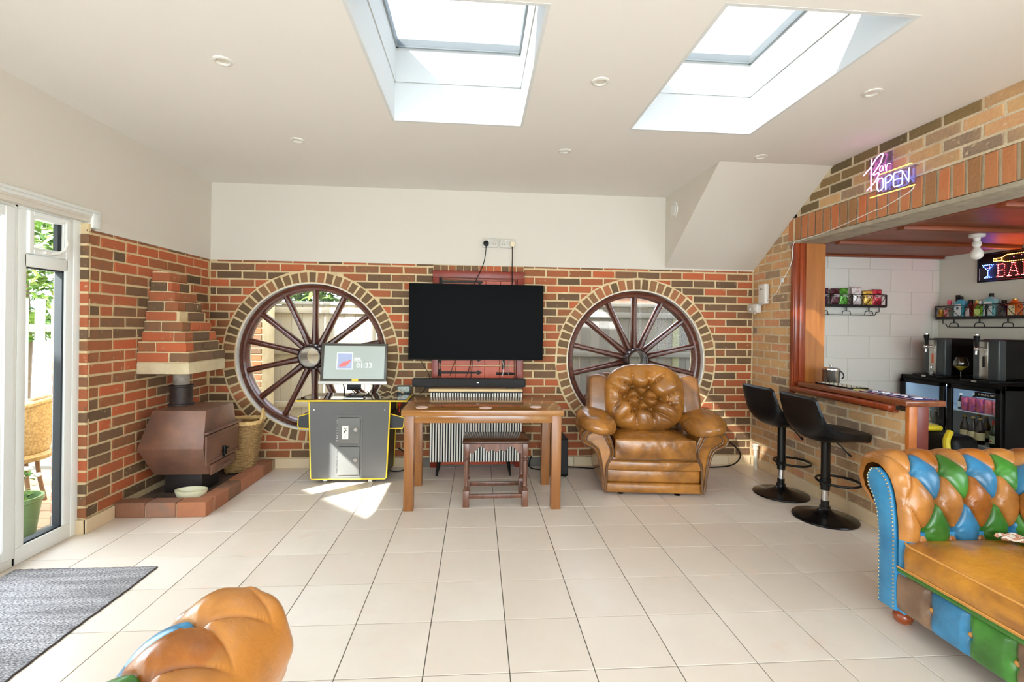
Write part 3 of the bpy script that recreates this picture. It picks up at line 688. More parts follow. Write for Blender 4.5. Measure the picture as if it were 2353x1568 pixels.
# ---------------------------------------------------------------- wooden table
tb=thing('wooden_table','honey brown wooden table with a glossy top and square legs under the television','table',(.053,3.76,0))
b=B(); b.rbox(-.589,.589,-.33,.30,.686,.731,.006,3); obj('table_top',b,M_TABLE,tb)
b=B(); b.rbox(-.53,.53,-.305,-.285,.632,.688,.003); b.rbox(-.53,.53,.25,.27,.632,.688,.003); b.rbox(-.545,-.525,-.28,.26,.632,.688,.003); b.rbox(.525,.545,-.28,.26,.632,.688,.003); obj('apron',b,M_TABLE,tb)
for x in (-.533,.537):
    for y in (-.278,.255):
        b=B(); b.rbox(x-.035,x+.035,y-.035,y+.035,0,.686,.004); obj('leg',b,M_TABLEL,tb)
M_COAST=mat('pink beige coaster',c3(232,196,184),.6,col2=c3(240,216,208),scale=40)
for x,y,l in ((-.399,3.533,'left of three round pink coasters on the wooden table'),(.068,3.518,'middle of three round pink coasters, palest, on the wooden table'),(.446,3.558,'right of three round pink coasters on the wooden table')):
    t=B(); t.lathe([(.001,0),(.044,0),(.046,.002),(.045,.004),(.001,.004)],28); c=tag(obj('coaster',t,M_COAST,loc=(x,y,.731)),l,'coaster','coasters on the wooden table')
# ---------------------------------------------------------------- small oak stool
M_DOAK=wood_mat('dark turned oak',c3(84,50,36),c3(124,82,62),rough=.3,axis='Z',sc=5,coat=.2)
M_DOAKT=wood_mat('dark oak seat',c3(56,30,22),c3(92,56,40),rough=.18,axis='X',sc=5,coat=.4)
st=thing('wooden_stool','dark oak joint stool with turned legs and a scalloped apron under the wooden table','stool',(.150,3.67,0))
b=B(); b.rbox(-.248,.248,-.168,.16,.468,.487,.006,3); obj('seat',b,M_DOAKT,st)
def apron(x0,x1,z0,z1,n=3):
    P=[]; N=36
    for i in range(N+1):
        t=i/N; x=x0+(x1-x0)*t
        e=min(t,1-t)
        if e<.1: z=.055+(e/.1)*.004
        elif e<.34: z=.052-.034*math.sin((e-.1)/.24*PI)
        else: z=.052-.016*math.sin((t-.34)/.32*PI*2)**2
        P.append((x,z0-z*1.25))
    return [(x1,z1),(x0,z1)]+P
for y0,y1,w in ((-.155,-.14,.2),(.125,.14,.2)): b=B(); b.prism(apron(-w,w,.468,.468),y0,y1,'Y'); obj('apron',b,M_DOAK,st,20)
for x0 in (-.222,.207): b=B(); b.prism([(p[0],p[1]) for p in apron(-.125,.11,.468,.468)],x0,x0+.015,'X'); obj('apron',b,M_DOAK,st,20)
lm=None
for x in (-.218,.218):
    for y in (-.145,.135):
        if lm is None:
            b=B(); b.rbox(-.022,.022,-.022,.022,.375,.468,.004); b.rbox(-.023,.023,-.023,.023,0,.12,.004)
            b.lathe([(.018,.118),(.022,.124),(.022,.13),(.014,.136),(.014,.145),(.019,.155),(.016,.17),(.0185,.25),(.016,.33),(.015,.34),(.021,.346),(.021,.352),(.014,.357),(.014,.362),(.022,.368),(.02,.378)],16)
            lm=b.mesh('leg',[M_DOAK],0); fixn(lm); lm.polygons.foreach_set('use_smooth',[True]*len(lm.polygons)); lm.set_sharp_from_angle(angle=.6)
        o=obj('leg',lm,None,st); o.location=(x,y,0)
for q in ((-.2,.2,-.157,-.135,.062,.092),(-.2,.2,.125,.147,.062,.092),(-.23,-.208,-.13,.12,.07,.098),(.208,.23,-.13,.12,.07,.098)): b=B(); b.rbox(*q,.003); obj('stretcher',b,M_DOAK,st)
# ---------------------------------------------------------------- cocktail arcade cabinet
M_ARC=mat('grey black cabinet laminate',c3(92,92,92),.32,spec=.5,bump=.05,bscale=40); M_YEL=mat('yellow edge moulding',c3(240,206,52),.35)
M_ARCD=mat('dark laminate side',c3(48,50,54),.4)
ar=thing('arcade_cabinet','grey and yellow cocktail arcade cabinet on castors beside the left round window','arcade machine',(-1.06,4.07,0))
fp=[(-.311,.035),(.307,.035),(.332,.684),(-.333,.684)]
b=B(); b.prism([(-.305,.04),(.3,.04),(.325,.684),(-.327,.684)],.005,.38,'Y'); obj('body',b,M_ARCD,ar,0)
b=B(); b.prism(fp,0,.012,'Y'); obj('front_panel',b,M_ARC,ar,0)
b=B(); b.tube([(-.333,.004,.684),(-.313,.004,.05),(-.30,.004,.037),(.295,.004,.037),(.309,.004,.05),(.333,.004,.684)],.0065,8); b.tube([(-.333,.37,.684),(-.311,.37,.04),(.307,.37,.04),(.333,.37,.684)],.006,8); obj('edge_moulding',b,M_YEL,ar)
b=B(); b.prism([(-.33,-.0),(-.44,-.02),(-.44,.4),(-.33,.42)],.684,.69,'Z') if False else b.rbox(-.44,.475,-.02,.40,.688,.702,.006); obj('table_edge',b,M_YEL,ar)
M_TOPG=bpy.data.materials.new('glass over artwork'); M_TOPG.use_nodes=True
N=NT(M_TOPG); out=N.n('OutputMaterial'); p=N.n('BsdfPrincipled'); N.l(p.outputs[0],out.inputs[0]); p.inputs['Roughness'].default_value=.03; p.inputs['Coat Weight'].default_value=1
tc=N.n('TexCoord'); v=N.n('TexVoronoi'); v.inputs['Scale'].default_value=7; N.l(tc.outputs['Object'],v.inputs['Vector']); r=N.n('ValToRGB'); e=r.color_ramp.elements; e[0].color=c3(20,26,34); e[1].color=c3(96,120,92); x=e.new(.35); x.color=c3(30,40,44); x=e.new(.75); x.color=c3(120,52,44); x=e.new(.6); x.color=c3(40,60,92)
N.l(v.outputs['Color'],r.inputs[0]); N.l(r.outputs[0],p.inputs['Base Color'])
b=B(); b.rbox(-.43,.465,-.01,.39,.702,.708,.003,1); obj('glass_top',b,M_TOPG,ar)
for s,x0,x1 in ((-1,-.44,-.325),(1,.325,.44)):
    b=B(); P=[(-.33*1,.585),(-.435,.555),(-.44,.475),(-.425,.455),(-.322,.45)] if s<0 else [(.33,.575),(.445,.545),(.44,.47),(.43,.452),(.322,.45)]
    b.prism(P,.05,.33,'Y'); w=obj('control_panel',b,M_ARCD,ar,0)
    b=B(); b.tube([(q[0],.05,q[1]) for q in P],.005,6); obj('edge_moulding',b,M_YEL,w)
    b=B(); b.cyl((s*.38,.2,.565),(s*.38,.2,.62),.006,seg=8); b.ell((s*.38,.2,.632),(.017,.017,.017)); obj('joystick',b,mat('red plastic',c3(210,40,34),.3),w)
for z0,z1,lab in ((.336,.555,1),(.072,.31,0)):
    b=B(); b.rbox(-.094,.089,-.010,0,z0,z1,.022,4); dd=obj('coin_door',b,mat('grey powder coat',c3(104,104,102),.35),ar)
    b=B(); P=[(-.094+.02,-.004,z0),(.089-.02,-.004,z0),(.089,-.004,z0+.02),(.089,-.004,z1-.02),(.069,-.004,z1),(-.074,-.004,z1),(-.094,-.004,z1-.02),(-.094,-.004,z0+.02)]; b.tube(P,.0026,6,closed=True); obj('door_rim',b,M_BLACK,dd)
    b=B(); b.lathe([(.001,.0),(.018,.0),(.02,.006),(.016,.012),(.001,.012)],20,M=Tm(.055,-.009,(z0+z1)/2+.01,rx=PI/2)); obj('lock',b,M_CHROME,dd)
    b=B()
    for k in range(9): b.box(-.101,-.096,-.006,0,z0+.02+k*(z1-z0-.05)/8,z0+.032+k*(z1-z0-.05)/8)
    obj('hinge',b,M_CHROME,dd,0)
    if lab:
        b=B(); b.rbox(-.057,-.006,-.0115,-.0095,.375,.487,.0005,1); stk=obj('sticker',b,mat('white paper',c3(236,234,222),.6),dd)
        b=B(); 
        for q in (((-.04,.47),(-.02,.44)),((-.045,.43),(-.02,.45)),((-.04,.445),(-.035,.425)),((-.03,.41),(-.02,.415)),((-.032,.405),(-.032,.385)),((-.04,.435),(-.022,.47))): b.cyl((q[0][0],-.012,q[0][1]),(q[1][0],-.012,q[1][1]),.0018,seg=6)
        obj('sticker_marks',b,M_BLACK,dd)
b=B(); b.rbox(-.115,.11,-.0025,.002,.05,.575,.001,1); obj('door_plate',b,mat('grey plate',c3(98,98,97),.35),ar)
for x in (-.29,.29): 
    b=B(); b.cyl((x,-.003,.62),(x,.0,.62),.006,seg=10); obj('screw',b,M_CHROME,ar)
for x in (-.2,.17):
    for y in (.04,.33):
        b=B(); b.cyl((x-.016,y,.021),(x+.016,y,.021),.021,seg=18); b.rbox(x-.02,x+.02,y-.012,y+.012,.028,.042,.004); obj('castor',b,mat('pale castor',c3(226,222,214),.3) if x>0 else M_CHROME,ar)
# screen monitor on top
M_BEZ=mat('dark taupe bezel',c3(74,70,62),.4); M_SILV=mat('brushed silver plastic',c3(206,204,200),.35,metal=.2)
mo=thing('computer_monitor','monitor showing 01:33 standing on the arcade cabinet','monitor',(-1.078,4.24,.709))
Rm=Tm(0,0,.128,rx=-.12)
b=B(); b.rbox(-.285,.285,.0,.028,0,.335,.005,M=Rm); obj('bezel',b,M_BEZ,mo)
b=B(); b.rbox(-.297,.29,-.006,.03,-.026,.003,.004,M=Rm); obj('silver_bar',b,M_SILV,mo)
M_DISP=mat('lit grey screen',c3(120,128,122),.25,emit=c3(168,178,170),estr=.55)
b=B(); b.box(-.257,.263,-.0015,.001,.024,.312,Rm); obj('display',b,M_DISP,mo,0)
b=B(); b.box(-.148,-.01,-.0022,-.001,.105,.253,Rm); th=obj('album_picture',b,mat('screen white',c3(200,206,208),.4,emit=c3(222,228,226),estr=.6),mo,0)
b=B(); b.box(-.141,-.017,-.0028,-.002,.112,.246,Rm); obj('picture_blue',b,mat('screen blue grey',c3(130,140,170),.4,emit=c3(150,158,184),estr=.55),th,0)
b=B(); b.prism([(-.13,.14),(-.09,.17),(-.02,.19),(-.05,.15),(-.07,.132),(-.12,.128)],-.0035,-.0026,'Y',M=Rm); obj('picture_red',b,mat('screen red',c3(180,90,90),.4,emit=c3(200,110,110),estr=.55),th,0)
me=text_mesh('01:33',.062,.0006); me.transform(Rm@Tm(.09,-.0025,.14,rx=PI/2)); me.materials.append(mat('screen text',c3(225,230,226),.4,emit=c3(235,240,236),estr=.8)); obj('clock_digits',me,None,mo,0)
b=B()
for z,w in ((.205,.055),(.196,.05),(.188,.06),(.178,.064)): b.box(.0,w,-.0025,-.0015,z,z+.005,Rm)
obj('small_text_lines',b,mat('screen text dim',c3(190,196,192),.4,emit=c3(205,210,206),estr=.6),mo,0)
b=B(); b.rbox(-.012,.045,-.008,-.004,.001,.024,.001,1,M=Rm); obj('yellow_sticker',b,M_YEL,mo)
b=B(); b.tube(catmull([(-.09,.01,.115),(-.08,.03,.05),(-.07,-.02,.006)],5),.005,8); b.tube(catmull([(.17,.01,.115),(.165,.03,.05),(.16,-.0,.006)],5),.005,8); b.tube([(-.07,-.02,.005),(.16,0,.005)],.005,8); b.rbox(-.06,.06,.03,.045,.05,.14,.003); b.tube([(-.05,.04,.08),(0,.1,.006),(.05,.04,.08)],.005,8); obj('stand',b,M_BLACKM,mo)
kb=thing('black_tray','small black and silver tray lying on the arcade glass below the monitor','tray',(-1.04,4.12,.709))
b=B(); b.rbox(-.08,.09,-.05,.05,0,.012,.004); obj('base',b,M_CHROME,kb); b=B(); b.rbox(-.06,.08,-.035,.04,.012,.022,.005); b.tube([(.08,-.03,.018),(.12,.04,.03),(.1,.06,.05)],.005,8); obj('pad',b,M_BLACK,kb)
lc=thing('desk_clock','small grey digital weather clock standing on the right end of the arcade cabinet','clock',(-.665,4.40,.709),.1)
b=B(); b.rbox(-.062,.062,0,.02,0,.075,.006); obj('case',b,mat('dark green grey plastic',c3(64,70,66),.35),lc); b=B(); b.rbox(-.047,.047,-.002,.002,.014,.062,.002,1); l_=obj('display',b,mat('lcd',c3(206,212,202),.3,col2=c3(150,160,150),scale=90,contrast=3),lc)
b=B()
for x,z,w,h in ((-.035,.04,.018,.012),(-.01,.04,.012,.012),(.012,.042,.02,.01),(-.03,.022,.024,.01),(.005,.022,.026,.01)): b.box(x,x+w,-.003,-.0015,z,z+.002); b.box(x,x+.002,-.003,-.0015,z,z+h); b.box(x,x+w,-.003,-.0015,z+h,z+h+.002)
obj('lcd_digits',b,mat('lcd ink',c3(70,76,70),.5),lc,0)
cable('cable_bundle',[(-.86,4.30,.715),(-.80,4.36,.735),(-.76,4.34,.722),(-.71,4.36,.74),(-.66,4.36,.72)],.004,M_ASH,'tangle of cream cables beside the small digital clock on the arcade cabinet')
cable('floor_cable',[(-.72,4.45,.2),(-.66,4.44,.16),(-.63,4.42,.06),(-.66,4.40,.01),(-.74,4.38,.006),(-.8,4.42,.006)],.006,M_BLACK,'thick black cable curling from the wall to the floor right of the arcade cabinet')
cable('floor_cable',[(.52,4.42,.13),(.5,4.42,.03),(.6,4.40,.006),(.85,4.47,.006),(1.1,4.42,.006),(1.2,4.40,.006)],.006,M_BLACK,'black cable along the floor between the subwoofer and the armchair')
cable('floor_cable',[(1.95,4.40,.006),(2.2,4.42,.006),(2.45,4.44,.012),(2.56,4.46,.06),(2.58,4.47,.13),(2.52,4.48,.2),(2.44,4.48,.25)],.006,M_BLACK,'black cable looping off the floor right of the armchair')
# ---------------------------------------------------------------- corbelled brick hood over the stove
hood=thing('chimney_hood','stepped brick chimney hood with a buff stone slab, in the left corner above the stove','chimney hood',(XL,3.596,0))
nC=9; zt=1.705
def hood_dims(k):  # k = course index from bottom
    t=k/8.0; q=t
    return (.361-.235*q, .02+.13*q if k>1 else .0+.01*k, .494-.12*t)   # X depth, front y, back y
b=B(); b.rbox(0,.361,0,.494,.959,1.042,.006); obj('stone_slab',b,M_CONCL,hood)
core=B(); hb_=[]
z=1.047
for k in range(nC):
    dx,y0,y1=hood_dims(k); core.box(0,dx-.008,y0+.008,y1-.004,z-.006,z+.07)
    # front face bricks
    x=-(.1 if k%2 else 0)
    while x<dx-.003:
        a=max(x,0);e=min(x+.215,dx)
        if e-a>.03:
            bb=B(); bb.rbox(a+.0,e,y0,y0+.1,z,z+.064,.004,1,fn=lambda v:(v.x+random.uniform(-.001,.001),v.y+random.uniform(-.001,.001),v.z+random.uniform(-.001,.001))); obj('brick',bb,M_BRICK,hood,0)
        x+=.225
    y=y0+.103+(-.1 if k%2 else 0)
    while y<y1-.02:
        a=max(y,y0+.11);e=min(y+.215,y1)
        if e-a>.03: bb=B(); bb.rbox(dx-.1,dx,a,e,z,z+.064,.004,1); obj('brick',bb,M_BRICK,hood,0)
        y+=.225
    z+=.0745
core.box(0,.07,.17,.39,z-.01,z+.004)
obj('mortar_core',core,M_MORT,hood,0)
# ---------------------------------------------------------------- hearth
he=sroot('trim_8',(XL,3.40,0))
b=B(); b.box(0,.5,.1,YB-3.40,0,.055); obj('hearth_bed',b,mat('sooty hearth slab',c3(120,104,92),.9,col2=c3(74,62,54),scale=7,bump=.3),he,0)
b=B(); b.box(.01,.592,.008,YB-3.4,0,.094); 
b=B(); b.box(.008,.58,.008,.1,0,.085); b.box(.5,.595,.008,YB-3.405,0,.085); obj('mortar_bed',b,mat('hearth mortar',c3(176,156,130),.95),he,0)
M_HB=ramp_mat('hearth brick',[(0,c3(120,92,76)),(.4,c3(150,104,80)),(.8,c3(172,114,84)),(1,c3(136,112,98))],mott=.5,nscale=14)
for k in range(3):
    bb=B(); x0=.004+k*.2; bb.rbox(x0,min(x0+.192,.602),0,.102,0,.102,.006,2); obj('brick',bb,M_HB,he,0)
for k in range(5):
    bb=B(); y0=.108+k*.19+ (0); bb.rbox(.496,.602,y0,y0+.182,0,.102,.006,2); obj('brick',bb,M_HB,he,0)
# ---------------------------------------------------------------- stove
M_STOVE=mat('rusty brown stove enamel',c3(98,76,68),.36,metal=.2,col2=c3(142,100,80),scale=5,contrast=.8,bump=.08,bscale=30)
sv=thing('wood_stove','faceted rusty brown wood burning stove on a black plinth on the hearth','stove',(-2.18,3.80,.055))
def lv(x0,x1,y0,y1,z): return [(x0,y0,z),(x1,y0,z),(x1,y1,z),(x0,y1,z)]
L=[lv(-.15,.225,-.17,.19,.165),lv(-.225,.23,-.245,.255,.37),lv(-.15,.222,-.20,.185,.642)]
b=B(); vs=[p for l in L for p in l]; b.add(vs,[(3,2,1,0),(8,9,10,11)]+[(4*k+i,4*k+(i+1)%4,4*k+4+(i+1)%4,4*k+4+i) for k in (0,1) for i in range(4)])
bm=bmesh.new()
vv=[bm.verts.new(p) for p in b.v]; [bm.faces.new([vv[i] for i in f]) for f in b.f]; bmesh.ops.recalc_face_normals(bm,faces=bm.faces[:])
bmesh.ops.bevel(bm,geom=bm.edges[:],offset=.006,segments=2,profile=.5,affect='EDGES'); b=B().bm(bm); obj('body',b,M_STOVE,sv)
b=B(); b.rbox(.225,.25,-.235,.27,.47,.482,.003); b.rbox(.225,.262,-.24,.275,.478,.486,.003); obj('hood_lip',b,M_STOVE,sv)
b=B(); b.rbox(.228,.242,-.225,.245,.245,.462,.004); dr=obj('fire_door',b,M_STOVE,sv)
b=B(); b.rbox(.242,.247,-.215,.235,.262,.27,.002); b.rbox(.242,.247,-.215,.235,.43,.437,.002); obj('door_band',b,M_STOVE,dr)
b=B(); b.rbox(.242,.262,-.015,-.0,.255,.34,.004); b.rbox(.242,.256,.02,.035,.265,.33,.004); b.cyl((.25,-.02,.30),(.25,.06,.31),.006,seg=8); obj('latch_handle',b,M_BLACKM,dr)
b=B(); b.cyl((.24,-.228,.25),(.24,-.228,.46),.007,seg=8); obj('hinge_rod',b,M_STOVE,dr)
b=B(); b.rbox(.222,.240,-.15,.2,.155,.235,.004); ad=obj('ash_drawer',b,M_STOVE,sv)
b=B(); b.rbox(.24,.262,-.01,.09,.182,.2,.004); obj('handle',b,M_STOVE,ad)
b=B(); b.rbox(-.14,.13,-.07,.16,0,.17,.006); obj('plinth',b,mat('sooty black steel',c3(44,38,36),.6,bump=.2),sv)
M_FLUE=mat('dark flue collar',c3(78,66,62),.5,metal=.4,col2=c3(52,44,42),scale=10)
b=B(); b.lathe([(.088,.64),(.088,.652),(.076,.655),(.076,.78),(.082,.785),(.082,.795),(.06,.80)],28,M=Tm(-.105,.06,0)); obj('flue_collar',b,M_FLUE,sv)
b=B(); b.lathe([(.055,.79),(.055,.90)],24,M=Tm(-.105,.06,0)); b.cyl((-.105,.06,.89),(-.105,.06,.903),.055,seg=24); obj('flue_pipe',b,mat('ash grey pipe',c3(176,168,156),.6,col2=c3(120,110,100),scale=14),sv)
# bowl
bw_=B(); bw_.lathe([(.001,.0),(.075,.0),(.09,.012),(.108,.06),(.11,.075),(.104,.075),(.095,.05),(.08,.02),(.001,.014)],36,sx=1,sy=.62); tag(obj('ceramic_bowl',bw_,mat('cream glazed ceramic',c3(222,220,190),.25),loc=(-2.045,3.585,.056)),'cream oval ceramic bowl on the hearth in front of the stove','bowl')
# ---------------------------------------------------------------- wicker basket
M_WICK=mat('golden wicker',c3(190,156,104),.6,col2=c3(146,112,66),scale=40,bump=.3,bscale=90)
bk=thing('wicker_basket','tall golden wicker log basket with looped handle, between stove and round window','basket',(-2.03,4.27,.056),.15)
def ring(t):  # rounded rect ring half sizes
    return (.105+.06*t,.11+.045*t,.02+.40*t)
def rr(a,bb_,z,n=64,off=0):
    out=[]
    for k in range(n):
        an=2*PI*k/n; c,s=math.cos(an),math.sin(an); p=.55; out.append(((a+off)*math.copysign(abs(c)**p,c),(bb_+off)*math.copysign(abs(s)**p,s),z))
    return out
w=B(); rows=36; nst=22
for r in range(rows):
    t=r/(rows-1); a,bb_,z=ring(t); n=88; pts=[]
    for k in range(n):
        q=rr(a,bb_,z,n)[k]; ph=(k*nst/n+r)*PI; o_=.005*math.cos(ph); l=math.hypot(q[0],q[1]); pts.append((q[0]*(1+o_/l),q[1]*(1+o_/l),z))
    w.tube(pts,.0058,5,closed=True)
ws=obj('woven_side',w,M_WICK,bk); ws['kind']='stuff'
w=B()
for k in range(nst): 
    P=[]
    for t in (0,.33,.66,1): a,bb_,z=ring(t); P.append(rr(a,bb_,z,nst)[k])
    w.tube(P,.004,5)
o=obj('upright_canes',w,M_WICK,bk); o['kind']='stuff'
w=B(); a,bb_,z=ring(1)
for i in range(3): P=[(q[0]*(1+.03*math.sin(k*.9+i*2.1)),q[1]*(1+.03*math.sin(k*.9+i*2.1)),z+.012+.008*math.cos(k*.9+i*2.1)) for k,q in enumerate(rr(a,bb_,0,64))]; w.tube(P,.011,6,closed=True)
obj('rim',w,mat('pale cane',c3(226,192,130),.5),bk)
w=B(); w.tube(catmull([(.165,-.07,.42),(.18,-.06,.48),(.17,0,.53),(.165,.06,.49),(.16,.07,.42)],6),.011,8); obj('handle',w,mat('pale cane',c3(226,192,130)),bk)
w=B(); w.tube(catmull([(-.165,-.07,.42),(-.17,0,.52),(-.16,.07,.42)],6),.011,8); obj('handle',w,mat('pale cane',c3(226,192,130)),bk)
w=B(); w.prism(rr(.1,.105,0,40)and[(q[0],q[1]) for q in rr(.1,.105,0,40)],.012,.02,'Z'); obj('base',w,M_WICK,bk)
for x,y in ((-.08,-.09),(.08,-.09),(-.08,.09),(.08,.09)): w=B(); w.cyl((x,y,0),(x,y,.03),.006,seg=8); obj('foot',w,M_WICK,bk)
# ---------------------------------------------------------------- door mat
M_RUG=bpy.data.materials.new('grey ribbed mat'); M_RUG.use_nodes=True
N=NT(M_RUG); out=N.n('OutputMaterial'); p=N.n('BsdfPrincipled'); N.l(p.outputs[0],out.inputs[0]); p.inputs['Roughness'].default_value=.95
g=N.n('NewGeometry'); mp=N.n('Mapping'); mp.inputs['Scale'].default_value=(90,260,1); N.l(g.outputs['Position'],mp.inputs[0]); t=N.n('TexNoise'); t.inputs['Scale'].default_value=1; t.inputs['Detail'].default_value=2; N.l(mp.outputs[0],t.inputs['Vector'])
r=N.n('ValToRGB'); r.color_ramp.elements[0].position=.36; r.color_ramp.elements[1].position=.62; r.color_ramp.elements[0].color=c3(84,82,86); r.color_ramp.elements[1].color=c3(196,194,196)
t2=N.n('TexNoise'); t2.inputs['Scale'].default_value=1.0; mp2=N.n('Mapping'); mp2.inputs['Scale'].default_value=(2,24,1); N.l(g.outputs['Position'],mp2.inputs[0]); N.l(mp2.outputs[0],t2.inputs['Vector'])
r2=N.n('ValToRGB'); r2.color_ramp.elements[0].position=.35; r2.color_ramp.elements[1].position=.6; r2.color_ramp.elements[0].color=(.62,.62,.62,1); r2.color_ramp.elements[1].color=(1,1,1,1); N.l(t2.outputs[0],r2.inputs[0])
mx=N.n('Mix',data_type='RGBA'); mx.blend_type='MULTIPLY'; mx.inputs[0].default_value=1; N.l(t.outputs[0],r.inputs[0]); N.l(r.outputs[0],mx.inputs[6]); N.l(r2.outputs[0],mx.inputs[7]); N.l(mx.outputs[2],p.inputs['Base Color'])
bp=N.n('Bump'); bp.inputs['Strength'].default_value=.8; bp.inputs['Distance'].default_value=.004; N.l(t.outputs[0],bp.inputs['Height']); N.l(bp.outputs[0],p.inputs['Normal'])
rg=thing('door_mat','grey ribbed flecked mat on the tiles inside the patio door','rug',(-1.72,2.71,.0))
b=B(); P=[]; n=60
for i in range(n+1): P.append((-.72+.72*i/n,random.uniform(-.002,.002)))
for i in range(n+1): P.append((random.uniform(-.003,.002)+.012*math.sin(i*.2)*.3,-1.5*i/n))
for i in range(8): P.append((-.1*i,-1.5))
P.append((-.72,-1.5)); b.prism(P,.001,.007,'Z'); obj('pile',b,M_RUG,rg,0)
b=B(); b.tube([(p[0],p[1],.004) for p in P[n+1:2*n+2]],.004,6); b.tube([(p[0],p[1],.004) for p in P[:n+1]],.004,6); obj('bound_edge',b,mat('dark edge binding',c3(70,62,62),.9),rg)
# ---------------------------------------------------------------- leather
M_LEATH=attr_mat('patchwork leather',rough=.28,bump=.32,dark=.55,coat=.15,nscale=6)
M_TAN=mat('tan brown leather',c3(136,86,40),.28,col2=c3(204,142,48),scale=4,contrast=1.5,bump=.25,bscale=28,coat=.15,dist=.6)  # tan leather; golden mottling strengthened to stand for streak highlights too
M_TAND=mat('dark worn leather',c3(84,56,36),.36,col2=c3(120,82,48),scale=7,bump=.2,bscale=30,coat=.1)
M_BLUEL=mat('blue leather',c3(38,112,160),.33,col2=c3(66,148,196),scale=7,bump=.15,bscale=34,coat=.1)
M_PIPE=mat('tan piping leather',c3(206,146,72),.35)
M_BRASS=mat('antique brass stud',c3(214,196,160),.25,metal=.9)
OR,BL,GR,TP=c3(180,120,56),c3(56,130,176),c3(66,134,48),c3(132,104,82)
OR2,OR3=c3(176,106,36),c3(190,134,62)
def resample(pts,n):
    P=[Vector(p) for p in pts]; L=[0]
    for i in range(1,len(P)): L.append(L[-1]+(P[i]-P[i-1]).length)
    out=[];j=0
    for k in range(n):
        s=L[-1]*k/(n-1)
        while j<len(L)-2 and L[j+1]<s: j+=1
        t=(s-L[j])/max(1e-9,L[j+1]-L[j]); out.append(P[j].lerp(P[j+1],min(1,t)))
    return out,L[-1]
def tuft(b,O,C,u0,u1,du,a,h,vrow,vmax,rows,A,un,place,round0=.06,round1=0,colorfn=None,seed=3):
    """deep buttoned skin: O outer section points (2D), C core section, swept along u. place(u,p2d)->3D"""
    n_=16; du=a/(2*n_) if colorfn else .01; dv=h/n_
    # sections resampled so that the button rows fall on grid lines
    def arcs(Q):
        L=[0]
        for i in range(1,len(Q)): L.append(L[-1]+(Q[i]-Q[i-1]).length)
        return L
    AO=arcs(O); tot=AO[-1]; v_s=vrow%dv; vs_=[0]+[v_s+dv*k for k in range(int((tot-v_s)/dv)+1)]+[tot]
    if v_s<1e-6: vs_=vs_[1:]
    def samp(Q,v):
        j=0
        for j in range(len(AO)-1):
            if AO[j+1]>=v: break
        t=(v-AO[j])/max(1e-9,AO[j+1]-AO[j]); return Q[j].lerp(Q[j+1],max(0,min(1,t)))
    O_=[samp(O,v) for v in vs_]; C_=[samp(C,v) for v in vs_]; O,C=O_,C_; arc=vs_; nv=len(O)
    us=u0+((un-u0)%du); us_=[u0]+[us+du*k for k in range(int((u1-us)/du)+1)]+[u1]
    nu=len(us_)
    nor=[]
    for i in range(nv):
        t=(O[min(i+1,nv-1)]-O[max(i-1,0)]).normalized(); nor.append(Vector((-t.y,t.x)))
    P=[]
    for iu in range(nu):
        u=us_[iu]; row=[]
        e=1.0
        if u<u0+round0: q=(u0+round0-u)/round0; e=.25+.75*math.sqrt(max(0,1-q*q))
        for iv in range(nv):
            v=arc[iv]; s=(u-un)/a; t=(vrow-v)/h
            p=s+t/2; q=s-t/2; hh=0
            if -2.2<t<rows:
                w=1
                if s<0: w=max(0,1+s*1.0)
                if t<-.9: w*=max(0,(t+2.2)/1.3)
                hh=A*((abs(math.sin(PI*p))*abs(math.sin(PI*q)))**.40-.70)*w
                pi_,qi=round(p),round(q)
                ds=((pi_+qi)/2-s)*a; dt=((pi_-qi)-t)*h; d_=math.hypot(ds,dt)
                if (pi_+qi)/2>-.01 and -1.1<(pi_-qi)<rows:
                    hh-=.024*math.exp(-(d_/.014)**2)*w
                    hh+=.0022*math.sin(math.atan2(dt,ds)*9)*math.exp(-((d_-.03)/.016)**2)*w
            if u<u0+.11: hh+=.0035*math.sin(v*75+math.sin(v*31))*max(0,(u0+.11-u)/.11)*(1 if v>.25 else .2)
            c=C[iv]+(O[iv]-C[iv])*e+nor[iv]*hh*min(1,e)
            row.append(place(u,c))
        P.append(row)
    o=len(b.v); b.v+=[tuple(x) for r in P for x in r]
    for i in range(nu-1):
        for j in range(nv-1):
            a_=o+i*nv+j; q4=[(i,j,a_),(i+1,j,a_+nv),(i+1,j+1,a_+nv+1),(i,j+1,a_+1)]
            uc=(us_[i]+us_[i+1])/2; vc=(arc[j]+arc[j+1])/2; s=(uc-un)/a; t=(vrow-vc)/h
            pc=s+t/2; qc=s-t/2
            onp=abs(pc-round(pc))<.25/n_; onq=abs(qc-round(qc))<.25/n_
            # p constant: u up while t down (v up) ; q constant: u up, v down
            tris=[(0,1,2),(0,2,3)] if onp or not onq else [(0,1,3),(1,2,3)]
            for tr in tris:
                us3=sum(us_[q4[k][0]] for k in tr)/3; vs3=sum(arc[q4[k][1]] for k in tr)/3
                s3=(us3-un)/a; t3=(vrow-vs3)/h; p3=s3+t3/2; q3=s3-t3/2
                b.f.append(tuple(q4[k][2] for k in tr)); b.mi.append(b.cm); b.fc.append(colorfn(math.floor(p3),math.floor(q3),s3,t3,us3,vs3))
    return P
def sofa_col(m_,n_,s,t,u,v):
    r=m_-n_; sc=(m_+n_+1)/2
    if sc<.3 or t<-1.6: 
        return OR if (t<2.3 or s>0) else BL
    if r%2: return OR2 if (n_%2) else OR
    if r<=-2: return OR
    return BL if n_%2==0 else GR
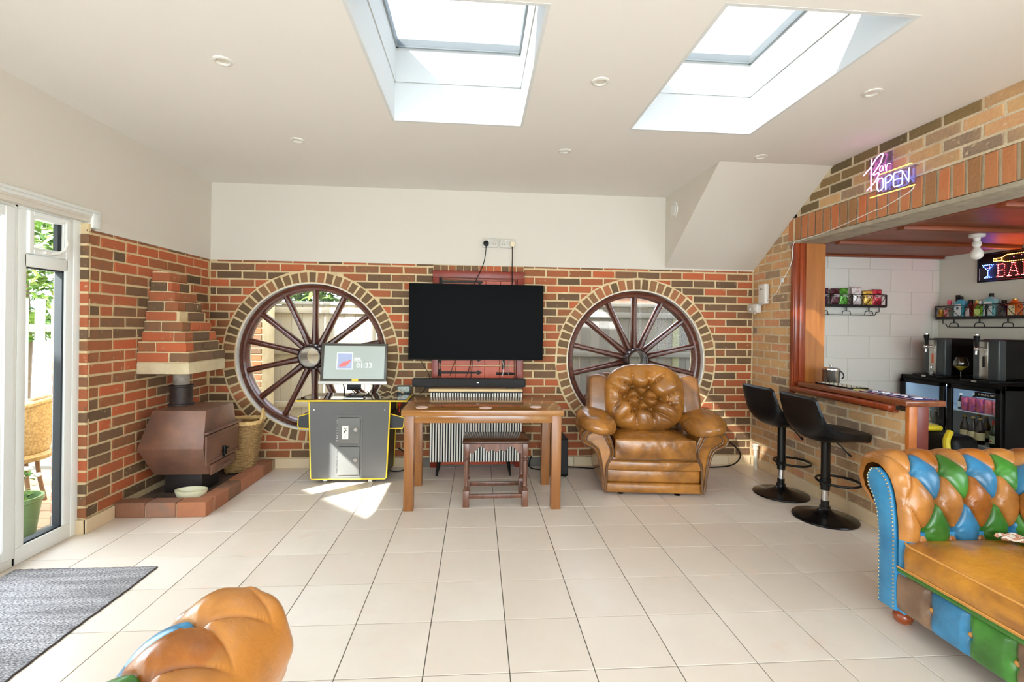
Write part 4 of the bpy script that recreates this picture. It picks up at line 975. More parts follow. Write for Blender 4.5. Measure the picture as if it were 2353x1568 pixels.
def chesterfield(name,label,cat):
    """front faces -x, length along y; outer edge of the far arm at y=0"""
    t=thing(name,label,cat); Ln=1.72; D=.84
    O2=[(-.300,.28),(-.305,.42),(-.305,.52),(-.290,.61),(-.248,.695),(-.195,.745),(-.130,.772),(-.045,.745),(.0,.66),(-.015,.58),(-.07,.525),(-.135,.49),(-.155,.40),(-.158,.10)]
    C2=[(-.258,.28),(-.252,.42),(-.243,.52),(-.230,.60),(-.212,.65),(-.185,.683),(-.148,.70),(-.11,.688),(-.09,.645),(-.10,.60),(-.125,.565),(-.15,.50),(-.162,.40),(-.165,.10)]
    N_=190
    so=catmull([Vector(p) for p in O2],10); sc_=catmull([Vector(p) for p in C2],10)
    O,LO=resample(so,N_)
    # keep the same parameter on the core curve
    C=[];Lsum=[0]
    for i in range(1,len(so)): Lsum.append(Lsum[-1]+(so[i]-so[i-1]).length)
    for k in range(N_):
        s=Lsum[-1]*k/(N_-1); j=0
        while j<len(Lsum)-2 and Lsum[j+1]<s: j+=1
        tt=(s-Lsum[j])/max(1e-9,Lsum[j+1]-Lsum[j]); C.append(sc_[j].lerp(sc_[j+1],min(1,tt)))
    # arc length where z=.69 on the inner side
    acc=0;vrow=.4
    for i in range(1,N_):
        acc+=(O[i]-O[i-1]).length
        if O[i].y>.705: vrow=acc-.004; break
    Om=[Vector((-Ln-p.x,p.y)) for p in O][::-1]; 
    b=B(); tuft(b,O,C,0,D-.02,.0055,.140,.132,vrow,LO,4.2,.026,.090,lambda u,p:(u,p.x,p.y),colorfn=sofa_col)
    far=obj('far_arm',b,M_LEATH,t,80)
    b=B(); tuft(b,O,C,0,D-.02,.0055,.140,.132,vrow,LO,4.2,.026,.090,lambda u,p:(u,-Ln-p.x,p.y),colorfn=sofa_col); near=obj('near_arm',b,M_LEATH,t,80)
    # backrest: same section turned, outer side +x
    O3,L3=resample(so,110); C3=O3
    b=B(); tuft(b,O3,[Vector((p.x,p.y)) for p in O3],.16,Ln-.16,.012,.140,.132,vrow,L3,4.2,.024,.2,lambda u,p:(D+p.x,-u,p.y),round0=.01,colorfn=sofa_col); obj('backrest',b,M_LEATH,t,80)
    # arm cores
    for nm,sg,oy in (('far',1,0),('near',-1,-Ln)):
        b=B(); poly=[(oy+sg*p[0]*1,p[1]) for p in [(C2[i][0],C2[i][1]) for i in range(1,len(C2)-1)]]
        poly=[(oy+sg*-.256,.085)]+poly+[(oy+sg*-.165,.082)]
        b.prism(poly,-.006,.012,'X'); bm=bmesh.new(); vv=[bm.verts.new(p) for p in b.v]; [bm.faces.new([vv[i] for i in f]) for f in b.f]; bmesh.ops.recalc_face_normals(bm,faces=bm.faces[:])
        bmesh.ops.bevel(bm,geom=[e for e in bm.edges if abs(e.verts[0].co.x+.006)<1e-4 and abs(e.verts[1].co.x+.006)<1e-4],offset=.006,segments=2,profile=.5,affect='EDGES'); b=B().bm(bm); pn=obj('arm_front_panel',b,M_BLUEL,t)
        s_=B(); loop=[Vector(p) for p in poly]; cx_a=sum(p.x for p in loop)/len(loop)
        rs,LL=resample(loop,78)
        for q in rs[1:-1]:
            # inset towards the panel's middle line
            nb=min(range(len(rs)),key=lambda i:(rs[i]-q).length); tn=(rs[min(nb+1,len(rs)-1)]-rs[max(nb-1,0)]).normalized(); nn=Vector((tn.y,-tn.x))*(-1 if sg<0 else 1)
            w=q+nn*.0065; s_.lathe([(.0001,-.0105),(.0036,-.009),(.0048,-.006)],6,M=Matrix.Translation((0,w.x,w.y))@Matrix.Rotation(PI/2,4,'Y')@Matrix.Translation((0,0,0)))
        sd=obj('brass_studs',s_,M_BRASS,pn); sd['kind']='stuff'
        b=B(); y0,y1=(oy-.29,oy-.165) if sg>0 else (oy+.165,oy+.29); b.box(.012,D-.1,y0,y1,.085,.45); obj('arm_base',b,M_BLUEL,t,0)
    b=B(); b.box(.03,D-.14,-Ln+.2,-.2,.085,.28); b.box(D-.29,D-.16,-Ln+.17,-.17,.085,.5); obj('seat_base',b,M_TAND,t,0)
    # front rail: buttoned blocks of colour
    y=-.258; wd=.158; cols=[TP,BL,GR,TP,BL,GR,TP,BL,GR]; b=B(); ny=int((Ln-.516)/.009); nz=20; rows_=[];
    y_b=[-.404-wd*k for k in range(9)]
    P=[];
    for i in range(ny+1):
        yy=-.258-(Ln-.516)*i/ny; row=[]
        for j in range(nz+1):
            z=.088+.172*j/nz; k=(-.404-yy)/wd; fr=abs(k-round(k))*wd
            zz=(z-.175)
            puff=.020*(1-(zz/.10)**4)*min(1,(fr/.03)**.6+.15 if round(k)>=0 else 1)
            db=math.hypot(fr,zz); puff-=.014*math.exp(-(db/.018)**2) if round(k)>=0 else 0
            if j in (0,nz): puff-=.006
            row.append((.022-puff,yy,z))
        P.append(row)
    o=len(b.v); b.v+=[q for r in P for q in r]
    for i in range(ny):
        yy=P[i][0][1]; k=int(math.floor((-.404-yy)/wd))+1; k=max(0,k)
        for j in range(nz):
            a_=o+i*(nz+1)+j; b.f.append((a_,a_+1,a_+nz+2,a_+nz+1)); b.mi.append(0); b.fc.append(cols[k%9])
    obj('front_rail',b,M_LEATH,t,70)
    for yy in y_b[:6]:
        b=B(); b.ell((.022,yy,.175),(.006,.0105,.0105),12,8); obj('button',b,M_PIPE,t)
    b=B(); b.rbox(.0,.5,-Ln+.258,-.258,.262,.285,.008,2); obj('green_seat_band',b,mat('green leather',c3(52,104,36),.35,col2=c3(70,126,50),scale=8),t)
    b=B(); b.tube([(-.002,-.262,.289),(-.002,-Ln+.262,.289)],.004,6); obj('piping',b,M_PIPE,t)
    for k in range(2):
        y1=-.268-k*.595; y0=y1-.59
        def cf(v,y0=y0,y1=y1):
            fx=(v.x-.27)/.27; fy=(v.y-(y0+y1)/2)/.295; z=v.z
            top=(z-.292)/.115; bulge=.040*(1-min(1,abs(fx))**3)*(1-min(1,abs(fy))**3)*max(0,top)
            rr_=max(0,(.075-v.x)/.08)**2*max(0,(abs(fy)-.72)/.28); return (v.x-(.014 if v.x<.05 else 0)*math.sin(max(0,min(1,top))*PI),v.y-math.copysign(.042*rr_,fy),z+bulge)
        b=B(); b.rbox(-.006,.54,y0,y1,.292,.408,.024,3,fn=cf,cuts=7); c=obj('seat_cushion',b,M_TAN,t,60)
        b=B()
        for z in (.404,.298):
            b.tube([(-.009,(y0+y1)/2,z),(-.009,y1-.07,z),(-.004,y1-.042,z),(.012,y1-.02,z),(.035,y1-.008,z),(.07,y1-.001,z),(.5,y1,z)],.005,6); b.tube([(-.009,(y0+y1)/2,z),(-.009,y0+.07,z),(-.004,y0+.042,z),(.012,y0+.02,z),(.035,y0+.008,z),(.07,y0+.001,z),(.5,y0,z)],.005,6)
        obj('cushion_piping',b,M_PIPE,c)
    for x in (.085,D-.14):
        for y in (-.205,-Ln+.205):
            b=B(); b.lathe([(.024,0),(.034,.008),(.04,.026),(.037,.042),(.03,.05),(.041,.058),(.043,.07),(.034,.084),(.03,.09)],22,M=Matrix.Translation((x-.0,y,0))); obj('bun_foot',b,mat('polished red brown foot',c3(150,70,34),.22,coat=.4),t)
    return t
s1=chesterfield('chesterfield_sofa','patchwork leather sofa in orange, blue and green at the right edge by the bar','sofa')
s1.location=(1.89,2.255,0)
s2=dup(s1,(-.388,1.105,0),-PI/2-.05,'patchwork leather sofa at bottom left, only its rolled arm end in view'); s2['group']=s1['group']='patchwork chesterfield sofas'
# patterned throw on the seat
M_THROW=bpy.data.materials.new('cream throw with rings'); M_THROW.use_nodes=True
N=NT(M_THROW); out=N.n('OutputMaterial'); p=N.n('BsdfPrincipled'); N.l(p.outputs[0],out.inputs[0]); p.inputs['Roughness'].default_value=.9
tc=N.n('TexCoord'); v=N.n('TexVoronoi'); v.inputs['Scale'].default_value=11; N.l(tc.outputs['Object'],v.inputs['Vector']); m_=N.n('Math',operation='MULTIPLY'); m_.inputs[1].default_value=26; N.l(v.outputs['Distance'],m_.inputs[0]); s_=N.n('Math',operation='SINE'); N.l(m_.outputs[0],s_.inputs[0])
r=N.n('ValToRGB'); e=r.color_ramp.elements; e[0].color=c3(206,150,124); e[1].color=c3(242,236,226); e[0].position=.0; e[1].position=.12; N.l(s_.outputs[0],r.inputs[0]); N.l(r.outputs[0],p.inputs['Base Color'])
b=B(); P=[]
for i in range(26):
    row=[]
    for j in range(22):
        u,v_=i/25,j/21
        x=2.275+.30*u+.02*math.sin(j*.7); y=1.915-.02*u-(.03+.36*u)*v_-.012*math.sin(i*.9+j*.5)
        z=.457+.005*math.sin(i*1.3+j*.8)+.004*math.sin(j*2.1)+.010*(1-abs(2*v_-1))*u
        row.append((x,y,z))
    P.append(row)
b.grid(P); th=obj('throw_blanket',b,M_THROW,smooth=60); md=th.modifiers.new('t','SOLIDIFY'); md.thickness=.004
tag(th,'cream cloth with pink ringed pattern crumpled on the right sofa seat','blanket')
# ---------------------------------------------------------------- armchair
ac=thing('leather_armchair','tan brown leather armchair with buttoned back cushion in front of the right round window','armchair',(1.417,3.70,0),-.105)
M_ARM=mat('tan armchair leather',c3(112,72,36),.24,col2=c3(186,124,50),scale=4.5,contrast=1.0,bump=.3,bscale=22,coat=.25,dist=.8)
M_ARMD=mat('darker brown leather',c3(98,66,42),.28,col2=c3(150,100,52),scale=5,bump=.15,bscale=26,coat=.25)  # darker brown leather for base, wings, back frame and buttons
def soft(x0,x1,y0,y1,z0,z1,r,dome=.0,cuts=5,front=0):
    cx,cy,cz=(x0+x1)/2,(y0+y1)/2,(z0+z1)/2
    def fn(v):
        fx,fy,fz=(v.x-cx)/((x1-x0)/2),(v.y-cy)/((y1-y0)/2),(v.z-cz)/((z1-z0)/2)
        k=dome
        return (v.x+k*.5*fx*(1-abs(fz)**2)*(1-fy*fy),v.y+(front*fy*(1-fz*fz)*(1-abs(fx)**4)),v.z+k*fz*(1-abs(fx)**3)*(1-abs(fy)**3))
    return B().rbox(x0,x1,y0,y1,z0,z1,r,4,fn=fn,cuts=cuts)
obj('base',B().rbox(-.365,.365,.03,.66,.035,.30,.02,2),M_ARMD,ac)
obj('front_lower_roll',soft(-.385,.385,-.012,.1,.022,.098,.032,.004,5,.008),M_ARM,ac)
obj('front_panel',soft(-.375,.375,.004,.1,.100,.208,.016,.004,5,.01),M_ARM,ac)
obj('front_upper_roll',soft(-.385,.385,-.022,.12,.205,.282,.034,.006,5,.01),M_ARM,ac)
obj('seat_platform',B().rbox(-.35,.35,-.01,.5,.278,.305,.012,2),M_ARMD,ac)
def seatfn(v):
    fx=v.x/.31; fy=(v.y-.2)/.25; fz=(v.z-.39)/.09
    z=v.z+(.028*(1-abs(fx)**4)*(1-min(1,abs(fy))**3) if fz>0 else -.0)
    y=v.y-.02*(1-fz*fz)*(1-abs(fx)**6)*(1 if fy<0 else 0)
    wr=.003*math.sin(v.x*90+v.z*60)*max(0,-fy)
    return (v.x,y+wr,z)
sc=obj('seat_cushion',B().rbox(-.315,.325,-.045,.45,.30,.455,.06,5,fn=seatfn,cuts=14),M_ARM,ac,60)
# scroll arms
def scroll(s):
    P=[(.345,.29),(.325,.33),(.335,.40),(.365,.475),(.42,.515),(.485,.525),(.54,.505),(.57,.465),(.562,.425),(.52,.40),(.47,.375),(.443,.32),(.43,.27),(.415,.20),(.405,.12),(.395,.045),(.38,.045),(.378,.14),(.372,.24)]
    Q=catmull([Vector((s*p[0],p[1],0)) for p in P]+[Vector((s*P[0][0],P[0][1],0))],4)[:-1]
    return [(q.x,q.y) for q in Q]
for s in (-1,1):
    P=scroll(s); b=B(); n=len(P); cx=s*.42; prof=[(-.018,.80),(-.034,.9),(-.03,.97),(-.012,1.0),(.1,1.0),(.5,1.0),(.66,.98),(.69,.85)]
    ctr=[]
    for (x,z) in P: 
        # skeleton point to shrink towards
        if z>.40: ctr.append((s*.455,.455))
        else: ctr.append((s*.385,z))
    G=[]
    for y,k in prof: G.append([(ctr[i][0]+(P[i][0]-ctr[i][0])*k,y,ctr[i][1]+(P[i][1]-ctr[i][1])*k) for i in range(n)])
    b.grid(G,closed_v=True); b.add(G[0],[tuple(range(n))]); b.add(G[-1],[tuple(range(n))]); a_=obj('scroll_arm',b,M_ARM if s>0 else M_ARM,ac,60)
    b=B(); b.tube([(ctr[i][0]+(P[i][0]-ctr[i][0])*1.02,-.022,ctr[i][1]+(P[i][1]-ctr[i][1])*1.02) for i in range(n)],.011,8,closed=True); b.tube([(ctr[i][0]+(P[i][0]-ctr[i][0])*.70,-.026,ctr[i][1]+(P[i][1]-ctr[i][1])*.70) for i in range(n)],.006,8,closed=True); obj('dark_piping',b,M_TAND,a_)
    # padded arm pillow
    b=B(); R=Tm(s*.435,.17,.565,rz=0)@Matrix.Rotation(-s*.20,4,'Y')@Matrix.Rotation(.12,4,'X')
    P2=[];sg=36;rg=24
    for i in range(rg+1):
        la=-PI/2+PI*i/rg; row=[]
        for j in range(sg):
            lo=2*PI*j/sg; g=lambda w,p:math.copysign(abs(w)**p,w)
            x=.165*g(math.cos(la),.75)*g(math.cos(lo),.8); y=.27*g(math.cos(la),.75)*g(math.sin(lo),.85); z=.072*g(math.sin(la),.8)
            e=max(abs(x/.165),abs(y/.27)); z+=.0035*math.sin(x*80+y*25)*e*e; 
            row.append((x,y,z-.35*x*x))
        P2.append(row)
    b.grid(P2,closed_v=True,M=R); obj('arm_pillow',b,M_ARM,ac,70)
    # wing
    def wf(v,s=s):
        fz=(v.z-.36)/.56; return (v.x+s*.012*math.sin(fz*PI),v.y+.16*fz*fz*.6,v.z-(.02 if fz>.5 else 0)*abs(v.x-s*.40)/.08)
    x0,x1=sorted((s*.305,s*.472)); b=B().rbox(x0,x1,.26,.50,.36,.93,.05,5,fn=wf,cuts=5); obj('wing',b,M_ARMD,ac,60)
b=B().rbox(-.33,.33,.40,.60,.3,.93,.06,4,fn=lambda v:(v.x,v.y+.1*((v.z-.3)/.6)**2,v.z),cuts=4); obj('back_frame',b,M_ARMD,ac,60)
# buttoned back cushion
BT=[(870,470),(1110,480),(730,640),(1000,655),(1280,670),(885,830),(1135,835)]
def cv(x,y): return ((x-1060)*.000555,(640-y)*.00052)
bt=[cv(*q) for q in BT]
sg_=[(0,1),(0,2),(0,3),(1,3),(1,4),(2,3),(3,4),(2,5),(3,5),(3,6),(4,6),(5,6)]
rad=[((870,470),(845,120)),((1110,480),(1110,120)),((730,640),(440,610)),((730,640),(560,860)),((870,470),(560,330)),((1280,670),(1600,500)),((1280,670),(1640,880)),((1110,480),(1400,230)),((885,830),(640,1040)),((885,830),(915,1150)),((1135,835),(1180,1160)),((1135,835),(1500,1020)),((730,640),(480,420)),((1280,670),(1600,680))]
segs=[(bt[a_],bt[c_],1,1) for a_,c_ in sg_]+[(cv(*a_),cv(*c_),1,0) for a_,c_ in rad]
def dseg(px,py,a_,c_):
    dx,dy=c_[0]-a_[0],c_[1]-a_[1]; t=max(0,min(1,((px-a_[0])*dx+(py-a_[1])*dy)/(dx*dx+dy*dy))); return math.hypot(px-a_[0]-t*dx,py-a_[1]-t*dy),t
nr,na=44,120; P=[]; rx,rz=.343,.292
for i in range(nr+1):
    r=i/nr; row=[]
    for j in range(na):
        an=2*PI*j/na; c,s=math.cos(an),math.sin(an); pw=.66 if s<0 else .74
        X=rx*r*math.copysign(abs(c)**pw,c)*(1-.09*(s<0)*abs(s)); Z=rz*r*math.copysign(abs(s)**pw,s)
        h=.125*(1-r**4.5)**.5+.02
        for q in bt: h-=.075*math.exp(-(math.hypot(X-q[0],Z-q[1])/.030)**2)
        cr=0
        for a_,c_,w,k in segs:
            d_,t=dseg(X,Z,a_,c_); w2=w if k else (1-t*.8)**.8
            cr=max(cr,w2*math.exp(-(d_/.007)**2)*.032+w2*math.exp(-(d_/.026)**2)*.028)
        h-=cr
        # fine gathers towards the edge
        h+=.0028*math.sin(an*34+2*math.sin(an*5))*max(0,(r-.62)/.38)*(1-r)*3.5
        row.append((X,-h,Z))
    P.append(row)
b=B(); b.grid(P,closed_v=True); b.grid([[(p[0],p[1],p[2]) for p in P[-1]],[(p[0]*.97,.06,p[2]*.97) for p in P[-1]],[(p[0]*.5,.09,p[2]*.5) for p in P[-1]],[(0,.09,0)]*1*na and [(0,.09,0.0) for p in P[-1]]],closed_v=True)
Mb=Tm(-.005,.335,.735,rx=-.20)
bc_=obj('back_cushion',b,M_ARM,ac,80); bc_.location=(-.005,.335,.735); bc_.rotation_euler=(-.20,0,0)
for q in bt:
    b=B(); b.ell((q[0],-.088,q[1]),(.009,.006,.009),12,8); obj('button',b,M_ARMD,bc_)
for x,y in ((-.25,.04),(.2,.03),(-.25,.55),(.25,.55)):
    b=B(); b.lathe([(.022,0),(.024,.006),(.01,.012),(.01,.036)],14,M=Matrix.Translation((x,y,0))); obj('castor_foot',b,M_BLACKM,ac)
# ---------------------------------------------------------------- bar stools
M_BLKL=mat('black faux leather',c3(13,14,16),.34,bump=.08,bscale=180,spec=.35)
bs_=thing('bar_stool','near black bucket bar stool on a round pedestal, its back to the room','bar stool',(2.49,3.215,0),0,'black bucket stools at the brick bar')
path=[(.232,.585,.11,.0),(.205,.600,.16,.0),(.12,.603,.19,.012),(.02,.594,.203,.04),(-.08,.592,.208,.075),(-.145,.615,.21,.105),(-.18,.665,.21,.09),(-.195,.73,.207,.05),(-.21,.80,.2,.025),(-.222,.86,.19,.012),(-.228,.885,.17,.004)]
pth=catmull([Vector(p[:3]) for p in path],4); rise=[]
for i in range(len(path)-1):
    for k in range(4): rise.append(path[i][3]+(path[i+1][3]-path[i][3])*k/4)
rise.append(path[-1][3])
def shell(off):
    G=[]
    for i,p in enumerate(pth):
        q=pth[min(i+1,len(pth)-1)]-pth[max(i-1,0)]; t=Vector((q.x,q.y)).normalized(); nrm=Vector((-t.y,t.x))*-1   # towards the sitter side
        row=[]
        for j in range(25):
            w=-1+2*j/24; e=abs(w)**2.6
            x=p.x; z=p.y; bend=rise[i]*e
            # rise goes up and forward
            kb=max(0,min(1,(p.y-.60)/.1)); x+=bend*(.05+.25*kb); z+=bend*(.85-.5*kb)
            ed=math.sqrt(max(0,1-abs(w)**6))*.5+.5
            row.append((x+nrm.x*off*TH[i]*ed,w*p.z,z+nrm.y*off*TH[i]*ed))
        G.append(row)
    return G
TH=[.036-.018*min(1,max(0,(i-14)/14)) for i in range(len(pth))]
b=B(); a_=shell(1); c_=shell(-1); 
G=[]
for i in range(len(pth)):
    k=math.sin(min(1,min(i,len(pth)-1-i)/3.0)*PI/2)*.85+.15
    top=[Vector(x)*(.5+k/2)+Vector(y)*(.5-k/2) for x,y in zip(a_[i],c_[i])]; bot=[Vector(y)*(.5+k/2)+Vector(x)*(.5-k/2) for x,y in zip(a_[i],c_[i])]
    G.append(top+bot[::-1])
b.grid([[tuple(v) for v in r] for r in G],closed_v=True); b.add([tuple(v) for v in G[0]],[tuple(range(len(G[0])))]); b.add([tuple(v) for v in G[-1]],[tuple(range(len(G[-1])))])
obj('bucket_seat',b,M_BLKL,bs_,60)
b=B(); b.lathe([(.205,0),(.208,.006),(.205,.012),(.17,.022),(.10,.034),(.055,.05),(.036,.068),(.034,.088),(.0001,.088)],48); obj('pedestal_base',b,mat('gloss black metal',c3(14,14,16),.22,metal=.3),bs_)
b=B(); b.cyl((0,0,.08),(0,0,.13),.027,seg=24); obj('lower_column',b,M_BLACKM,bs_)
b=B(); b.cyl((0,0,.12),(0,0,.215),.024,seg=24); obj('chrome_collar',b,M_CHROME,bs_)
b=B(); b.cyl((0,0,.205),(0,0,.56),.030,seg=24); b.cyl((0,0,.555),(0,0,.575),.06,.07,24); obj('gas_lift_cover',b,M_BLACKM,bs_)
b=B(); pts=[]
for k in range(40): a=2*PI*k/40; pts.append((.095+.13*math.cos(a),.14*math.sin(a),.262-.0*math.cos(a)))
b.tube(pts,.009,8,closed=True); b.tube([(.02,0,.262),(-.036,0,.262)],.014,8); b.cyl((0,0,.235),(0,0,.285),.036,seg=20); obj('footrest',b,M_BLACKM,bs_)
b=B(); b.tube(catmull([(.03,-.02,.565),(.07,-.05,.53),(.10,-.07,.49),(.115,-.08,.47)],4),.0045,8); b.tube([(.108,-.075,.48),(.122,-.085,.462)],.008,8); obj('height_lever',b,M_BLACKM,bs_)
b2=dup(bs_,(2.485,3.70,0),.05,'far black bucket bar stool beside the brick pier, nearer the corner')
# ---------------------------------------------------------------- bar counter
ct=thing('bar_counter','red brown wooden bar counter top on the low brick wall','counter',(XR,3.3,0))
b=B(); b.rbox(-.035,.235,-.515,.50,.868,.905,.008,3); obj('counter_top',b,wood_mat('worn brown counter',c3(110,58,32),c3(136,76,44),rough=.25,axis='Y',sc=5,coat=.3),ct)
b=B(); b.rbox(-.072,-.02,-.43,.56,.828,.866,.01,3); b.rbox(-.04,.0,-.43,.55,.815,.832,.006); obj('nosing_rail',b,M_MAHOG,ct)
b=B(); b.rbox(-.005,.05,-.505,-.475,.0,.868,.004); obj('end_stile',b,mat('orange varnished wood',c3(206,124,56),.3,col2=c3(180,98,40),scale=12),ct)
b=B(); b.rbox(.05,.13,-.502,-.475,.0,.868,.003); obj('end_panel',b,mat('dark red panel',c3(112,40,28),.35),ct)
b=B(); b.rbox(.13,.235,-.15,.5,.78,.868,.004); obj('back_rail',b,M_MAHOG,ct)
mt=thing('bar_mat','black rubber drip mat with pale ring prints on the counter, behind the ice bucket','bar mat',(2.86,3.53,.905),0)
b=B(); b.rbox(-.075,.075,-.17,.2,0,.008,.003); obj('mat',b,M_BLACK,mt)
for i in range(4):
    for j in range(8):
        x=-.055+i*.036; y=-.14+j*.045; bb=B(); bb.tube([(x+.012*math.cos(a),y+.012*math.sin(a),.009) for a in [2*PI*k/10 for k in range(10)]],.002,4,closed=True); obj('rubber_ring',bb,mat('pale rubber',c3(200,196,180),.5),mt)
b=B(); b.lathe([(.001,0),(.045,0),(.045,.004),(.001,.004)],24); tag(obj('coaster',b,mat('pale yellow coaster',c3(222,216,120),.5),loc=(2.81,3.29,.905)),'pale yellow round coaster on the bar counter beside the striped bar towel','coaster')
bt_=thing('bar_runner','blue, white and red striped bar runner with lettering on the counter end','bar towel',(2.84,3.02,.905),0)
b=B(); b.rbox(-.085,.085,-.20,.22,0,.004,.0015,1); obj('cloth',b,mat('blue towel',c3(46,52,120),.9),bt_)
for x0,x1,cn in ((-.085,-.075,0),(-.072,-.062,1),(.062,.072,1),(.075,.085,0)):
    b=B(); b.box(x0,x1,-.2,.22,.004,.0048); obj('stripe',b,mat('red towel',c3(190,60,60),.9) if cn==0 else mat('white towel',c3(232,230,236),.9),bt_,0)
random.seed(21)
for k in range(9):
    b=B(); y=.17-k*.042; P=[(-.03+.06*random.random(),y+.03*random.random()-.015,.0052) for _ in range(5)]; b.tube(P,.004,4); obj('letter_stroke',b,mat('white towel',c3(232,230,236),.9),bt_)
ib=thing('ice_bucket','brushed steel ice bucket with lid and side handle on the bar counter','ice bucket',(2.915,3.72,.905))
M_STEEL=mat('brushed steel',c3(190,186,178),.28,metal=1)
b=B(); b.lathe([(.058,0),(.062,.006),(.064,.11),(.066,.114)],36); obj('body',b,M_STEEL,ib)
b=B(); b.lathe([(.067,.112),(.066,.122),(.05,.13),(.0001,.133)],36); b.lathe([(.0001,.133),(.008,.133),(.007,.14),(.012,.145),(.011,.152),(.0001,.154)],16); obj('lid',b,M_CHROME,ib)
b=B(); b.tube(catmull([(.06,-.02,.105),(.085,-.025,.085),(.09,-.028,.055),(.075,-.026,.04)],5),.005,8); obj('handle',b,M_BLACKM,ib)
# ---------------------------------------------------------------- fridge
fr=thing('bottle_fridge','black back bar fridge with two lit glass doors full of bottles and cans','fridge',(4.2,3.5,0))
b=B(); b.rbox(0.02,.46,0,.02,0,.915,.003); b.rbox(0.02,.46,.92,.94,0,.915,.003); b.rbox(0.02,.46,0,.94,.87,.918,.004); b.rbox(.02,.46,0,.94,0,.10,.003); b.rbox(.43,.46,0,.94,0,.9,.003); obj('cabinet',b,M_BLACK,fr)
b=B(); b.box(.04,.425,.025,.915,.10,.102); b.box(.424,.428,.02,.92,.1,.87); b.box(.03,.43,.021,.024,.1,.87); b.box(.03,.43,.916,.919,.1,.87); b.box(.04,.42,.02,.92,.866,.869); obj('liner',b,mat('pale fridge liner',c3(196,210,222),.35),fr,0)
b=B(); b.box(.03,.04,.06,.88,.855,.864); obj('light_strip',b,mat('fridge lamp',c3(255,255,255),.5,emit=c3(205,228,255),estr=14),fr,0)
for y0,y1 in ((.012,.458),(.482,.928)):
    b=B()
    for q in ((y0,y0+.045,.10,.88),(y1-.045,y1,.10,.88),(y0,y1,.10,.14),(y0,y1,.845,.88)): b.rbox(-.005,.02,q[0],q[1],q[2],q[3],.003,1)
    dr=obj('door_frame',b,M_BLACK,fr); b=B(); b.box(.004,.008,y0+.04,y1-.04,.13,.85); obj('glass',b,M_GLASS,dr,0)
for z in (.385,.655):
    b=B(); b.rbox(.03,.42,.03,.91,z-.006,z,.001,1); b.tube([(.03,.03,z),(.03,.91,z)],.004,6); obj('wire_shelf',b,mat('pale shelf',c3(200,208,214),.3),fr)
def bottle(prof,body,cap,lab=None,capz=None,labz=None,labr=None,sx=1,sy=1,name='bottle'):
    """returns (body mesh, cap mesh, label mesh)"""
    b=B(); b.lathe(prof,18,sx=sx,sy=sy); m1=b.mesh(name,[body],0); 
    b=B(); b.lathe(capz,14); m2=b.mesh('cap',[cap],0); m3=None
    if lab: b=B(); b.lathe([(labr*1.01,labz[0]),(labr*1.02,labz[0]+.002),(labr*1.02,labz[1]-.002),(labr*1.01,labz[1])],18,sx=sx,sy=sy); m3=b.mesh('label',[lab],0)
    for m in (m1,m2,m3):
        if m: m.polygons.foreach_set('use_smooth',[True]*len(m.polygons)); m.set_sharp_from_angle(angle=.7)
    return m1,m2,m3
def put(ms,loc,label,cat='bottle',group=None,name='bottle',rz=0):
    t=tag(obj(name,ms[0],None,loc=loc),label,cat,group); t.rotation_euler=(0,0,rz)
    obj('cap',ms[1],None,t)
    if ms[2]: obj('label',ms[2],None,t)
    return t
G_BRN=mat('dark brown glass',c3(24,15,9),.12,spec=.3); G_GRN=mat('dark green glass',c3(16,60,28),.08,coat=.5); L_CRM=mat('cream label',c3(226,214,170),.6); L_GRN=mat('pale green label',c3(214,228,196),.6); G_CLR=glass_mat('clear bottle glass',(.82,.86,.86,1),extra=.05)
beer=[(.028,0),(.031,.006),(.031,.12),(.027,.14),(.013,.185),(.0125,.215)]; bcap=[(.0145,.213),(.0145,.226),(.0001,.229)]
brn=bottle(beer,G_BRN,mat('gold cap',c3(190,160,90),.3,metal=.6),L_CRM,bcap,(.035,.10),.031); grn=bottle(beer,G_GRN,mat('red cap',c3(200,40,36),.4),L_GRN,[(.0145,.19),(.0145,.226),(.0001,.229)],(.035,.10),.031)
yl=bottle(beer,mat('amber bottle glass',c3(120,96,30),.1,coat=.4),M_WHITEP,L_CRM,bcap,(.035,.10),.031)
sml=bottle([(.02,0),(.022,.006),(.022,.07),(.010,.11),(.0095,.13)],G_BRN,M_WHITEP,M_WHITEP,[(.012,.125),(.012,.142),(.0001,.144)],(.02,.065),.022)
k=0
gB='brown beer bottles on the lower fridge shelf'
for i,(y,lab) in enumerate(((.38,'left brown beer bottle behind the right fridge door'),(.31,'brown beer bottle with cream label, middle of the right fridge door'),(.25,'brown beer bottle next to the red capped green bottle in the fridge'))): put(brn,(4.2+.09,3.5+y,.386),lab,group=gB)
gk_=[]; gk_.append(put(grn,(4.2+.085,3.5+.135,.386),'green bottle with red neck and apple label in the fridge right door','bottle','green cider bottles in the fridge')); put(grn,(4.2+.085,3.5+.07,.386),'green cider bottle with red neck at the fridge door right edge','bottle','green cider bottles in the fridge')
b=B(); b.lathe([(.0001,.0),(.0085,.0),(.0085,.001),(.0001,.001)],14,M=Tm(-.0335,0,.052,ry=-PI/2)); obj('apple_emblem',b,mat('red cap',c3(200,40,36)),gk_[0])
me=text_mesh('KATY',.018,.0004); me.materials.append(mat('dark green print',c3(40,60,40),.6)); me.transform(Tm(-.0345,0,.078,rz=-PI/2)@Matrix.Rotation(PI/2,4,'X')); obj('label_lettering',me,None,gk_[0],0)
b=B(); b.tube([(-.0335,.018,.091),(-.0345,0,.093),(-.0335,-.018,.091)],.0008,4); obj('label_line',b,mat('dark green print',c3(40,60,40)),gk_[0])
